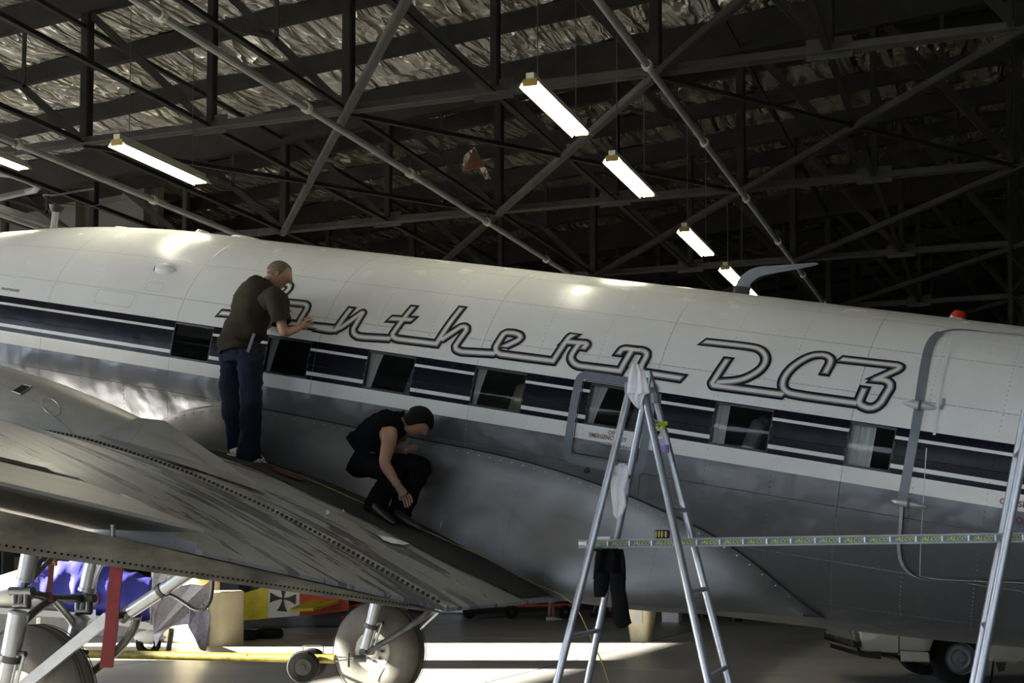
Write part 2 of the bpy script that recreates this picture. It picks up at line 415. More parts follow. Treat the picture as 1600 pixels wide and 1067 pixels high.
# ================================================================ THE HANGAR (building frame: a along the trusses, b along the ties)
HROT = R_(3.3)
def hang(o): o.location = (CAM.x, CAM.y, 0); o.rotation_euler = (0, 0, HROT); return o
def hb(a, b, z): return Vector((CAM.x + a*cos(HROT) - b*sin(HROT), CAM.y + a*sin(HROT) + b*cos(HROT), z))
def ab(P): d = Vector(P)-CAM; return (d.x*cos(HROT)+d.y*sin(HROT), -d.x*sin(HROT)+d.y*cos(HROT))
ZC = CAM.z
AL, AR, BF, BB = -24.5, 24.0, -16.0, 54.0
def zroof(a): return ZC + 7.45 + .073*(min(a, .6-a)+11.9)
def struct(mb, name, mat, parent=None, **k):
    o = mb.build(name, mat, parent, **k)
    if parent is None: hang(o); o['kind'] = 'structure'
    return o

# floor with slabs
fl = tag(hang(empty('floor')), kind='structure')
mb = MB(); mb.box(((AL+AR)/2, (BF+BB)/2, -.16), (AR-AL, BB-BF, .2)); mb.build('floor_base', M['strutd'], fl)
nx, ny = 8, 12; sx_ = (AR-AL)/nx; sy_ = (BB-BF)/ny
random.seed(3)
slab_me = None
for i in range(nx):
    for j in range(ny):
        if slab_me is None:
            o = MB().box((0, 0, -.05), (sx_-.03, sy_-.03, .1)).build('floor_slab', M['floor'], fl); slab_me = o
        else:
            o = slab_me.copy(); col.objects.link(o)
        o.location = (AL+sx_*(i+.5), BF+sy_*(j+.5), random.uniform(-.002, .002))
mb = MB(); mb.box((0, 0, -.3), (500, 500, .3)); mb.build('ground', simple('dark_asphalt', (.10, .10, .095), .85, 0, .2, .5))['kind'] = 'structure'
mb = MB(); mb.box((AL-21, 10, -.12), (40, 60, .12)); struct(mb, 'bounce_apron', M['apron'])  # unseen apron, made pale to bounce sunlight up to the roof foil
random.seed(11)
tb = tag(empty('added_tree_belt'), 'unseen belt of dark trees, added to darken reflections in the glossy hull', 'trees', kind='stuff')  # unseen trees added so the hull reflects something dark
mb = MB()
for k in range(46):
    c_ = hb(-62+k*2.9, -62+random.uniform(-5, 5), 0); r_ = random.uniform(3.2, 6); h_ = random.uniform(7, 13)
    if k % 9 == 4: continue
    rows = []
    for i in range(9):
        ph = pi*i/8; row = []
        for j in range(14):
            th = 2*pi*j/14; d = Vector((sin(ph)*cos(th), sin(ph)*sin(th), cos(ph))); q = 1+.5*noise.noise(d*2.2+c_*.3)
            row.append(c_+Vector((d.x*r_*q, d.y*r_*q, h_/2+d.z*h_/2*q)))
        rows.append(row)
    mb.grid(rows, close=True)
tb_ = mb.build('foliage', simple('dark_foliage', (.035, .04, .012), .9, 0, .5, 1.5, .2, 2), tb, smooth=True); tb_['kind'] = 'stuff'

# walls: the left one opens on the sunny apron, the front one behind the camera is open too
OPEN_H = 7.2
wl = tag(hang(empty('wall_left')), kind='structure')
zt = zroof(AL)+.3
def wseg(b0, b1, z0, z1, nm='wall_panel'):
    mb = MB(); mb.box((AL-.1, (b0+b1)/2, (z0+z1)/2), (.2, b1-b0, z1-z0)); return mb.build(nm, M['wallmetal'], wl)
wseg(BF, -9, -.1, zt); wseg(5.0, 11.9, 0, 6.2, 'sun_block_leaf'); wseg(11.9, 13.5, 0, zt, 'sun_block_post'); wseg(17.8, BB, -.1, zt); wseg(-9, 11.9, OPEN_H, zt, 'door_header'); wseg(13.5, 17.8, OPEN_H, zt, 'door_header')  # leaf and post added to block sun and shape the floor patches
wb_ = tag(hang(empty('wall_back')), kind='structure')
mb = MB(); mb.box(((AL+AR)/2, BB+.1, 5.2), (AR-AL+.4, .2, 10.6)); mb.build('wall_panel', M['wall'], wb_)
for a in range(-22, 24, 4):
    mb = MB(); mb.box((a, BB-.15, 4.3), (.45, .5, 8.6)); mb.build('pilaster', M['wall'], wb_)
mb = MB(); mb.box((AR+.1, (BF+BB)/2, 4.8), (.2, BB-BF, 9.6)); struct(mb, 'wall_right', M['wallmetal'])
wf = tag(hang(empty('wall_front')), kind='structure')
for (a0, a1, z0, z1) in ((AL, -21, 0, 9.6), (21, AR, 0, 9.6), (-21, 21, 6.6, 9.6)):
    mb = MB(); mb.box(((a0+a1)/2, BF-.1, (z0+z1)/2), (a1-a0, .2, z1-z0)); mb.build('wall_panel', M['wallmetal'], wf)
bh_ = tag(hang(empty('wall_bulkhead')), kind='structure')
MB().box(((AL-15.6)/2, 22.6, 6.4), (-15.6-AL, .2, 5.0)).build('wall_panel', M['wall'], bh_)
for a in (-16.0, -17.6, -20.5): MB().box((a, 22.4, 6.4), (.5, .3, 5.0)).build('pilaster', M['wall'], bh_)
# light portals in the two openings (they only guide sampling of the sky)
def portal(loc, rz, sx, sy):
    l = bpy.data.lights.new('door_daylight', 'AREA'); l.shape = 'RECTANGLE'; l.size = sx; l.size_y = sy
    o = bpy.data.objects.new('door_daylight', l); col.objects.link(o); o.location = loc
    o.rotation_euler = (R_(90), 0, rz); l.cycles.is_portal = True
portal(hb(AL-.25, 4.4, OPEN_H/2), HROT-R_(90), 27, OPEN_H)
portal(hb(0, BF-.25, 3.3), HROT, 42, 6.6)

# roof: outer sheet, purlins, foil blankets sagging between them
ceil = tag(hang(empty('ceiling')), kind='structure')
for sgn in (0, 1):
    a0, a1 = (AL-.3, .3) if sgn == 0 else (.3, AR+.3)
    mb = MB(); vs = []
    for (a, b) in ((a0, BF-.3), (a1, BF-.3), (a1, BB+.3), (a0, BB+.3)): vs.append((a, b, zroof(a)+.30))
    vs += [(x, y, z+.05) for x, y, z in vs]
    mb.add(vs, [(0, 1, 2, 3), (4, 5, 6, 7), (0, 1, 5, 4), (1, 2, 6, 5), (2, 3, 7, 6), (3, 0, 4, 7)]); mb.build('roof_sheet', M['wallmetal'], ceil)
PB = 1.8
pbs = [BF + .5 + PB*k + (15.1-(BF+.5)) % PB for k in range(int((BB-BF-.5)/PB))]
for b in pbs:
    mb = MB()
    for (a0, a1) in ((AL, .3), (.3, AR)):
        mb.beam((a0, b, zroof(a0)+.05), (a1, b, zroof(a1)+.05), .12, .26)
    mb.build('purlin', M['steel_dark'], ceil)
random.seed(7)
for k, b in enumerate(pbs[:-1]):
    mb = MB(); rows = []
    na = 96
    for i in range(na+1):
        a = AL + (AR-AL)*i/na; row = []
        for j in range(9):
            t = j/8; bb_ = b+.045+(PB-.09)*t
            z = zroof(a)+.19 - .07*sin(pi*t) + .05*noise.noise(Vector((a*1.1, bb_*2.2+k*5, 0))) + .03*noise.noise(Vector((a*3.1, bb_*4.2, 4)))
            row.append((a, bb_, z))
        rows.append(row)
    mb.grid(rows); mb.build('foil_blanket', M['foil'] if b < 20.4 else M['foild'], ceil, smooth=180)
# trusses
NODE0 = -7.71; NP = 1.98
nodes = [NODE0+NP*k for k in range(-8, 16) if AL < NODE0+NP*k < AR]
TB = [-11.9, -6.5, -1.1, 4.3, 9.7, 15.1, 20.5, 25.9, 31.3, 36.7, 42.1, 47.5]
zb = ZC+5.5
def make_truss(b):
    t = empty('roof_truss', parent=ceil)
    mb = MB(); mb.beam((AL, b-.045, zb), (AR, b-.045, zb), .075, .012); mb.beam((AL, b-.012, zb+.05), (AR, b-.012, zb+.05), .012, .10)
    mb.beam((AL, b+.045, zb), (AR, b+.045, zb), .075, .012); mb.beam((AL, b+.012, zb+.05), (AR, b+.012, zb+.05), .012, .10)
    mb.build('bottom_chord', M['steel_mid'], t)
    mb = MB()
    for (a0, a1) in ((AL, .3), (.3, AR)): mb.beam((a0, b, zroof(a0)-.09), (a1, b, zroof(a1)-.09), .14, .16)
    mb.build('top_chord', M['steel_dark'], t)
    for i, a in enumerate(nodes):
        w = .085 if i % 2 else .11
        MB().angle_iron((a, b, zb), (a, b, zroof(a)-.05), w, .03).build('web_post', M['steel_dark'], t)
        if i < len(nodes)-1:
            a2 = nodes[i+1]
            s0, s1 = ((a, b+.03, zroof(a)-.1), (a2, b+.03, zb+.05)) if a < .3 else ((a, b+.03, zb+.05), (a2, b+.03, zroof(a2)-.1))
            MB().angle_iron(s0, s1, .09, .03, Vector((0, 1, 0))).build('web_diagonal', M['steel_dark'], t)
        if i % 2 == 1:
            MB().box((a, b+.02, zb+.06), (.5, .02, .24)).build('gusset_plate', M['steel_mid'], t)
            am = (a+NP/2); 
            MB().angle_iron((am, b-.02, zroof(am)-.1), (am, b-.02, (zb+zroof(am))/2), .06, .02).build('sub_post', M['steel_dark'], t)
            MB().beam((a, b-.02, (zb+zroof(a))/2+.35), (am, b-.02, (zb+zroof(a))/2-.0), .05, .05).build('sub_strut', M['steel_dark'], t)
    return t
for b in TB: make_truss(b)
for b in (20.5, 31.3):
    for (a0, a1) in ((AL, .3), (.3, AR)): MB().beam((a0, b, zroof(a0)-.22), (a1, b, zroof(a1)-.22), .22, .42).build('deep_girder', M['steel_dark'], ceil)
# ties along the building at every node, X bracing in the plane of the bottom chords
for i, a in enumerate(nodes):
    MB().angle_iron((a, TB[0], zb+.02), (a, TB[-1], zb+.02), .07, .03).build('longitudinal_tie', M['steel_dark'], ceil)
    if i % 2 == 0:
        MB().beam((a, TB[0], zroof(a)-.35), (a, TB[-1], zroof(a)-.35), .06, .06).build('longitudinal_tie', M['steel_dark'], ceil)
odd = [a for i, a in enumerate(nodes) if abs(((a-NODE0)/(2*NP))-round((a-NODE0)/(2*NP))) < .01]
for j in range(len(TB)-1):
    for i in range(len(odd)-1):
        if odd[i] < -12.5 or (odd[i] < -10 and j == 4): continue
        if j == 5: MB().angle_iron((odd[i], TB[j], zb-.03), (odd[i+1], TB[j+1], zb-.03), .06, .02).build('wind_brace', M['steel_dark'], ceil)
        MB().angle_iron((odd[i+1], TB[j], zb-.06), (odd[i], TB[j+1], zb-.06), .075, .02).build('wind_brace', M['steel_mid' if odd[i] < -7 and j in (4, 5) else 'steel_dark'], ceil)
for j, b in enumerate(TB):                                        # lattice column under the ridge
    a = .25
    c_ = empty('lattice_column', parent=ceil) if True else None
    z0 = 0 if b > 25 else zb
    for da in (-.14, .14): MB().beam((a+da, b, z0), (a+da, b, zroof(a)), .06, .06, Vector((1, 0, 0))).build('column_angle', M['steel_dark'], c_)
    mb = MB(); z = z0; s_ = 1
    while z < zroof(a)-.4: mb.beam((a-.14*s_, b, z), (a+.14*s_, b, z+.35), .03, .02, Vector((0, 1, 0))); z += .35; s_ = -s_
    mb.build('column_lacing', M['steel_dark'], c_)
    if j < len(TB)-1:
        MB().beam((a, b, zb+.1), (a, TB[j+1], zroof(a)-.3), .08, .08).build('ridge_brace', M['steel_dark'], ceil)

# pipes under the ties
def bpipe(px_, py_, H, b0, b1, r, label):
    P = atZ(px_, py_, ZC+H); a, b = ab(P)
    t = thing('conduit_pipe', hb(a, b0, ZC+H), label, 'pipe', 'long pipes under the roof')
    p0, p1 = hb(a, b0, ZC+H), hb(a, b1, ZC+H)
    MB().tube([Vector((0, 0, 0)), p1-p0], r, 10).build('pipe_run', M['pipe'], t)
    d = (p1-p0).normalized(); n = int((b1-b0)/3)
    for k in range(n):
        MB().tube([d*(k*3+1.2), d*(k*3+1.28)], r*1.5, 10).build('pipe_clamp', M['lampbody'], t)
        MB().tube([d*(k*3+1.24), d*(k*3+1.24)+Vector((0, 0, zb-ZC-H))], .006, 5).build('hanger_wire', M['steel_mid'], t)
    return t
bpipe(545, 210, 5.30, -2, BB-.3, .045, 'long grey roof pipe in the middle of the photo, ending behind the fuselage centre')
bpipe(200, 296, 5.30, -2, BB-.3, .045, 'long grey pipe on the left that drops behind the fuselage near the domes')
bpipe(1110, 235, 5.30, -2, BB-.3, .040, 'long grey pipe on the right, beside the bright lamp row')

def lamp(px_, py_, H, label):
    P = atZ(px_, py_, ZC+H); t = thing('fluorescent_lamp', P, label, 'lamp', 'ceiling fluorescent lamps', (0, 0, HROT))
    L = 1.5; mb = MB()
    # reflector: inverted trough, along +Y of its own frame
    prof = [(-.105, -.035), (-.06, .03), (.06, .03), (.105, -.035), (.098, -.035), (.055, .024), (-.055, .024), (-.098, -.035)]
    n = len(prof); vs = [(x, 0, z) for x, z in prof]+[(x, L, z) for x, z in prof]
    mb.add(vs, [(k, (k+1) % n, n+(k+1) % n, n+k) for k in range(n)]); mb.box((0, L/2, .055), (.07, L, .05)); mb.build('lamp_housing', M['lampbody'], t)
    for s_ in (-1, 1):
        MB().tube([(s_*.045, .03, -.01), (s_*.045, L-.03, -.01)], .019, 10).build('lamp_tube', M['tube'], t, smooth=True)
    for y in (.012, L-.012): MB().box((0, y, 0), (.13, .024, .055)).build('tube_holder', M['bracket'], t)
    for y in (.2, L-.2): MB().tube([(0, y, .08), (0, y, 5.3-H)], .005, 5).build('hanger_wire', M['steel_mid'], t)
    return t
for (x, y, H, l) in ((828, 128, 3.95, 'bright twin tube lamp highest of the row above the lettering'), (956, 247, 3.95, 'bright twin tube lamp second from the top of the descending row'),
                     (1069, 358, 3.95, 'bright twin tube lamp third from the top of the descending row'), (1133, 418, 3.95, 'small bright lamp just left of the curved fin antenna'),
                     (1162, 446, 4.7, 'tiny distant lamp glimpsed beneath the curved fin antenna'), (182, 222, 3.95, 'long bright twin tube lamp above the whip antenna, at the left of the roof')):
    lamp(x, y, H, l)
P = atZ(40, 262, ZC+5.0); lamp_far = hb(ab(P)[0], ab(P)[1]-1.5, P.z)
def proj(P):
    d = Vector(P)-CAM; z = d.dot(FW); return (800+FPX*d.dot(RR)/z, YC-FPX*d.dot(UP)/z)
q = proj(lamp_far); lamp(q[0], q[1], 5.0, 'bright lamp cut off by the left edge of the photo')

# pipework at far left
t = thing('bent_pipe', atD(0, 290, 22), 'thick grey pipe bent into a hairpin loop, hanging at far left above the whip antenna', 'pipe')
o0 = atD(0, 290, 22)
lp = [atD(-60, 272, 22), atD(0, 271, 22), atD(18, 273, 22), atD(48, 284, 22.3), atD(60, 290, 22.6), atD(55, 297, 23), atD(40, 300, 23.2), atD(0, 309, 23), atD(-60, 322, 23)]
MB().tube([p-o0 for p in lp], .055, 12).build('pipe_run', M['pipe'], t, smooth=60)
for k, (x0, y0, H) in enumerate(((0, 325, 4.6), (0, 336, 4.5))):
    P = atZ(x0, y0, ZC+H); a, b = ab(P); p0, p1 = hb(a, b-4, ZC+H), hb(a, b+9, ZC+H)
    t = thing('wall_pipe', p0, ('upper' if k == 0 else 'lower')+' of two close grey pipes passing behind the whip antenna mast', 'pipe', 'pair of grey pipes')
    MB().tube([Vector((0, 0, 0)), p1-p0], .05 if k == 0 else .03, 10).build('pipe_run', M['pipe'], t)
# torn foil flap
P = atZ(738, 252, ZC+6.2); t = thing('torn_foil_flap', P, 'rust-coloured torn flap hanging from the dark foil between two roof lamps', 'foil scrap')
MB().add([(-.16, 0, -.14), (.22, 0, -.10), (.02, .02, .22), (-.16, .01, -.145), (.22, .01, -.105), (.02, .03, .22)], [(0, 1, 2), (3, 5, 4), (0, 3, 4, 1), (1, 4, 5, 2), (2, 5, 3, 0)]).build('flap', simple('rusty_foil_back', (.08, .022, .008), .8), t)
MB().add([(-.2, .03, -.16), (-.16, .03, .12), (.02, .04, .24), (.3, .06, -.3), (.2, .06, -.3), (0, .05, .1)], [(0, 1, 2, 5), (5, 2, 3, 4)]).build('foil_edge', M['foild'], t)

# ================================================================ THE AEROPLANE (own frame: x = u aft, y, z = v up)
plane = thing('airplane', (0, 0, ZO), 'large white and silver propeller airliner with navy window band and painted script', 'airplane', rot=(0, PHI, 0))
A0, VC = 1.22, .12
def aw(u): return smooth_tab(u, [-6.35, -6.2, -5.8, -5.2, -4.2, -3.2, -2, 7.4, 9, 11, 13, 13.4], [.02, .22, .48, .75, 1.04, 1.17, 1.22, 1.22, 1.10, .78, .28, .05])
def bt(u): return smooth_tab(u, [-6.35, -6.2, -5.8, -5.2, -4.6, -4.2, -3.28, -2.85, -2.43, -1.85, -1.2, -.76, 0, 7.5, 9, 11, 13, 13.4], [.02, .15, .28, .42, .55, .72, .934, 1.003, 1.07, 1.138, 1.18, 1.195, 1.19, 1.19, 1.12, .92, .62, .5])
def bb(u): return smooth_tab(u, [-6.35, -6.2, -5.8, -5.2, -4.2, -3, 0, 4.35, 5.0, 5.54, 5.96, 6.3, 6.81, 7.51, 9, 11, 13, 13.4], [.02, .3, .6, .95, 1.25, 1.4, 1.5, 1.59, 1.507, 1.459, 1.419, 1.39, 1.34, 1.255, 1.02, .55, -.1, -.4])
def fus(u, v, off=0.0, side=-1):
    a = aw(u)+0.0; b = bt(u) if v >= VC else bb(u)
    q = max(0.0, 1-((v-VC)/b)**2); y = a*math.sqrt(q)
    n = Vector((0, y/a**2, (v-VC)/b**2)).normalized()
    return Vector((u, side*(y+n.y*off), v+n.z*off))
def fusn(u, v):
    b = 1.19 if v >= VC else bb(u); q = max(0.0, 1-((v-VC)/b)**2); y = A0*math.sqrt(q)
    return Vector((0, -y/A0**2, (v-VC)/b**2)).normalized()
def hitf(x, y):
    o = tl(CAM); r0 = ray(x, y); r = tl(r0+Vector((0, 0, ZO)))
    for b, up in ((1.19, 1), (1.5, 0)):
        A = (r.y/A0)**2+(r.z/b)**2; B = 2*(o.y*r.y/A0**2+(o.z-VC)*r.z/b**2); C = (o.y/A0)**2+((o.z-VC)/b)**2-1
        D = B*B-4*A*C
        if D < 0: continue
        P = o+r*((-B-math.sqrt(D))/(2*A))
        if (P.z > VC) == bool(up): return P
    return o+r*(-B/(2*A))
WP = 1.02
WIN = [(i*WP+.0, i*WP+w) for i, w in enumerate([.43, .45, .46, .46, .45, .45, .33])]
WV0, WV1 = .0, .315
us = [-6.35, -6.3, -6.2, -6.0, -5.8, -5.5, -5.2, -4.9, -4.6, -4.3, -4.0]
u = -3.75
while u < -.1: us.append(round(u, 3)); u += .25
for (a, b) in WIN: us += [a, a+.15, b-.15 if b-a > .4 else (a+b)/2+.02, b, b+.2, b+.4]
us += [6.9, 7.2, 7.6, 8, 8.5, 9, 9.6, 10.3, 11, 11.7, 12.4, 13, 13.3, 13.4]
us = sorted(set(round(x, 3) for x in us))
def ring(u):
    a, bt_, bb_ = aw(u), bt(u), bb(u); out = []
    const = -.9 < u < 7.45
    v0 = WV0 if const else VC - (VC-WV0)*abs(bb_)/1.5
    v1 = WV1 if const else VC + (WV1-VC)*bt_/1.19
    def pt(v):
        b = bt_ if v >= VC else bb_
        q = max(0., 1-((v-VC)/b)**2) if abs(b) > 1e-3 else 0.
        return (u, -a*math.sqrt(q), v)
    al0 = math.asin(max(-1, min(1, (v0-VC)/bb_))) if bb_ > .01 else 0
    for k in range(14):
        al = -pi/2 + (al0+pi/2)*k/14; out.append((u, -a*cos(al), VC+bb_*sin(al)))
    for k in range(4): out.append(pt(v0+(v1-v0)*k/4))
    al1 = math.asin((v1-VC)/bt_)
    for k in range(15):
        al = al1+(pi/2-al1)*k/14; out.append((u, -a*cos(al), VC+bt_*sin(al)))
    star = [(p[0], -p[1], p[2]) for p in out[1:-1]][::-1]
    return out+star
rings = [ring(u) for u in us]
n = len(rings[0]); mb = MB(); vs = [p for r in rings for p in r]; fs = []
for i in range(len(us)-1):
    um = (us[i]+us[i+1])/2; inw = any(a < um < b for a, b in WIN)
    for k in range(n):
        if inw and 14 <= k < 18: continue
        k2 = (k+1) % n; fs.append((i*n+k, i*n+k2, (i+1)*n+k2, (i+1)*n+k))
mb.add(vs, fs)
mb.build('fuselage', M['fuse'], plane, smooth=60)
# cabin inside: liner and floor coloured dark for the unlit cabin, seats
mb = MB(); rows = []
for u in (-1.0, 1, 3, 5, 7.2):
    rows.append([(u, 1.12*cos(a), VC+1.12*sin(a)) for a in [(-.9+2.4*k/16) for k in range(17)]])
mb.grid(rows); mb.box((3.1, 0, -.62), (8.2, 1.8, .04)); mb.build('cabin_shade_liner', simple('unlit_cabin_tone', (.05, .048, .045), .8), plane)
for i, (a, b) in enumerate(WIN):
    w = empty('cabin_window', parent=plane)
    mb = MB()                                                     # frame lip
    for (u0, v0, u1, v1) in ((a, WV0, b, WV0), (a, WV1, b, WV1), (a, WV0, a, WV1), (b, WV0, b, WV1)):
        p0 = fus(u0, v0, -.012); p1 = fus(u1, v1, -.012)
        for k in range(3):
            v = lambda t: v0+(v1-v0)*t
            q0 = fus(u0+(u1-u0)*k/3, v(k/3), -.014); q1 = fus(u0+(u1-u0)*(k+1)/3, v((k+1)/3), -.014); mb.beam(q0, q1, .018, .028, Vector((0, 1, 0)))
    mb.build('window_frame', M['black'], w)
    mb = MB(); mb.grid([[fus(a+(b-a)*k/4, WV0+(WV1-WV0)*j/4, -.010) for k in range(5)] for j in range(5)]); mb.build('window_pane', M['glass'], w, smooth=True)
    if i in (1, 2, 3, 4, 5, 6):
        mb = MB(); rows = []; wd = {1: .10, 2: .14, 3: .10, 4: .15, 5: .11, 6: .19}[i]
        for j in range(9):
            t = j/8; row = []
            ww = wd*(1 if i in (5, 6) else (.35+.65*t**1.3)) 
            for k in range(13):
                s_ = k/12; row.append(Vector((a-.01+ww*s_, -1.165+.014*sin(s_*22), WV0-.04+(WV1-WV0+.08)*t)))
            rows.append(row)
        mb.grid(rows); mb.build('curtain', M['curtain'], w, smooth=180)
for (u0, cc) in ((1.22+WP, .5), (.18+3*WP, 1), (.22+4*WP, .6), (.15+5*WP, .5)):
    s_ = empty('cabin_seat', parent=plane)
    bevel(MB().box((u0+.05, -.70, -.12), (.13, .46, .75), Matrix.Rotation(R_(12), 3, 'Y')).build('seat_back', M['seat'] if cc == 1 else M['greybox'], s_), .05, 3)
    bevel(MB().box((u0+.13, -.70, .20), (.10, .26, .18), Matrix.Rotation(R_(12), 3, 'Y')).build('headrest', M['seat'] if cc == 1 else M['greybox'], s_), .04, 3)

# ---- strips laid on the skin
def ribbon(mb, pts, hw, off, closed=False, maxseg=.05, caps=True, flat=False):
    """pts: points in the aeroplane frame on the hull; ribbon of half width hw lifted by off"""
    P = []
    pts = list(pts)
    if closed: pts = pts+[pts[0]]
    for i in range(len(pts)-1):
        L = (pts[i+1]-pts[i]).length; k = max(1, int(L/maxseg))
        for j in range(k): P.append(pts[i].lerp(pts[i+1], j/k))
    P.append(pts[-1])
    def snap(p):
        q = fus(p.x, p.z, off); return q
    for i in range(len(P)-1):
        a, b = snap(P[i]), snap(P[i+1]); t = (b-a)
        if t.length < 1e-5: continue
        t.normalize(); s1 = t.cross(fusn(a.x, a.z)).normalized()*hw; s2 = t.cross(fusn(b.x, b.z)).normalized()*hw
        mb.add([a+s1, b+s2, b-s2, a-s1], [(0, 1, 2, 3)])
    if flat:
        for (e_, n_) in ((P[0], P[1]), (P[-1], P[-2])):
            a = snap(e_); b = snap(n_); t = (a-b).normalized(); s1 = t.cross(fusn(a.x, a.z)).normalized(); dd_ = None
            for d in (Vector((.50, 0, 1)), Vector((1, 0, .0))):
                d = (d-fusn(a.x, a.z)*d.dot(fusn(a.x, a.z))).normalized()
                if dd_ is None or abs(d.dot(s1)) > abs(dd_.dot(s1))+.15: dd_ = d
            k_ = dd_/dd_.dot(s1)*hw; ex = t*(hw*1.0); mb.add([a+s1*hw-t*hw*.5, a-s1*hw-t*hw*.5, a-k_+ex, a+k_+ex], [(0, 1, 2, 3)])
    if caps:
        for i, p in enumerate(pts):
            if flat and i in (0, len(pts)-1): continue
            a = snap(p); nn = fusn(a.x, a.z); x = Vector((1, 0, 0)); y = nn.cross(x)
            vs = [a]+[a+(x*cos(2*pi*k/14)+y*sin(2*pi*k/14))*hw for k in range(14)]
            mb.add(vs, [(0, k+1, (k+1) % 14+1) for k in range(14)])
def smoothp(pts, it=2):
    for _ in range(it):
        q = [pts[0]]
        for i in range(len(pts)-1): q += [pts[i].lerp(pts[i+1], .25), pts[i].lerp(pts[i+1], .75)]
        q.append(pts[-1]); pts = q
    return pts
def Z4(*p): return [(340+.2375*x, 430+.2375*y) for x, y in p]
def Z5(*p): return [(500+.34375*x, 360+.34375*y) for x, y in p]
def Z6(*p): return [(700+.24375*x, 480+.24375*y) for x, y in p]
def Z7(*p): return [(1080+.21875*x, 510+.21875*y) for x, y in p]
strokes = [
    (Z4((428, 142), (486, 84), (470, 62), (420, 58), (330, 150), (300, 190), (325, 215), (310, 262), (270, 275), (150, 262), (35, 252)), 0),
    (Z4((755, 350), (430, 315), (405, 285), (458, 180), (592, 194), (598, 220), (540, 315)), 0),
    (Z5((0, 447), (50, 456), (75, 455), (108, 440), (205, 370), (152, 458), (168, 482), (200, 487), (318, 494)), 0),
    (Z5((140, 365), (75, 455)), 0),
    (Z5((423, 358), (330, 480), (350, 495), (534, 518)), 0), (Z5((333, 404), (417, 409)), 0),
    (Z5((534, 518), (643, 362)), 0),
    (Z5((560, 498), (655, 435), (676, 450), (615, 535), (640, 553), (795, 562)), 0),
    (Z6((378, 252), (460, 215), (478, 190), (440, 170), (370, 165), (306, 268), (330, 303), (680, 348)), 0),
    (Z6((680, 348), (782, 196), (800, 186)), 0), (Z6((760, 225), (903, 236), (880, 262)), 0),
    (Z6((838, 250), (795, 310), (795, 345), (830, 377), (1108, 412)), 0), (Z6((1108, 412), (1180, 285)), 0),
    (Z6((1105, 295), (1125, 268), (1262, 282), (1284, 305), (1238, 392), (1250, 420), (1488, 457)), 0),
    (Z7((115, 115), (440, 150), (505, 172), (542, 225), (522, 290), (455, 345), (350, 392), (200, 402)), 1),
    (Z7((255, 252), (145, 422), (645, 488)), 0),
    (Z7((965, 325), (1005, 252), (985, 218), (930, 205), (850, 215), (750, 272), (685, 335), (650, 410), (668, 465), (735, 490), (1172, 550)), 1),
    (Z7((1090, 240), (1492, 285), (1490, 305), (1340, 372)), 0), (Z7((1318, 380), (1400, 388), (1432, 425), (1350, 560), (1285, 592), (1225, 572), (1195, 548), (1232, 462)), 0),
]
WORDS = [(empty('script_lettering', parent=plane), strokes[:14]), (empty('script_lettering', parent=plane), strokes[14:])]
for let, wstrokes, nm, hw, off, mat in [(w_, st_, *q_) for w_, st_ in WORDS for q_ in (('letter_outline', .0435, .0035, 'navy'), ('letter_inline', .0250, .0050, 'taupe'), ('letter_face', .0140, .0065, 'white'))]:
    mb = MB()
    for pts, sm in wstrokes:
        P = [hitf(*p) for p in pts]
        if sm: P = smoothp(P, 2)
        else:
            Q = [P[0]]                                            # small corner rounding
            for i in range(1, len(P)-1):
                for s_ in (-1, 1):
                    d = P[i+s_]-P[i]; Q.append(P[i]+d.normalized()*min(.02, d.length*.3))
            Q.append(P[-1]); P = Q
        ribbon(mb, P, hw, off, flat=True)
    mb.build(nm, M[mat], let, fixn=False)

# lettering with the built-in font, laid on the skin
def text_mesh(txt, size, shear=0.0, bold=0.0):
    cu = bpy.data.curves.new('t', 'FONT'); cu.body = txt; cu.size = size; cu.shear = shear; cu.resolution_u = 2; cu.offset = bold
    cu.align_x = 'CENTER'; cu.align_y = 'CENTER'
    o = bpy.data.objects.new('t', cu); me = bpy.data.meshes.new_from_object(o); bpy.data.objects.remove(o); return me
def skin_text(txt, px_, py_, size, mat, sx=1.0, off=.006, name='lettering_line', base=None):
    me = text_mesh(txt, size, 0, size*.012); P0 = hitf(px_, py_)
    bm = bmesh.new(); bm.from_mesh(me); bmesh.ops.subdivide_edges(bm, edges=[], cuts=0)
    for v in bm.verts:
        u = P0.x+v.co.x*sx; vv = P0.z+v.co.y*.97; q = fus(u, vv, off); v.co = q
    bm.to_mesh(me); bm.free(); me.name = name; me.materials.append(M[mat])
    o = bpy.data.objects.new(name, me); col.objects.link(o); o.parent = plane; return o
skin_text('FIRE EXTINGUISHER', 16, 453, .036, 'black', .72)
skin_text('OPEN', 962, 677.5, .045, 'redtext', .95)
skin_text('EMERGENCY EXIT', 951, 684, .050, 'redtext', .78)
skin_text('CLOSE', 979, 700, .045, 'white', .95)
skin_text('CLOSE', 1583, 786, .062, 'redtext', 1.0)
skin_text('OPEN', 1606, 815, .062, 'redtext', 1.0)
skin_text('EXIT', 1596, 752, .034, 'black', 1.0)

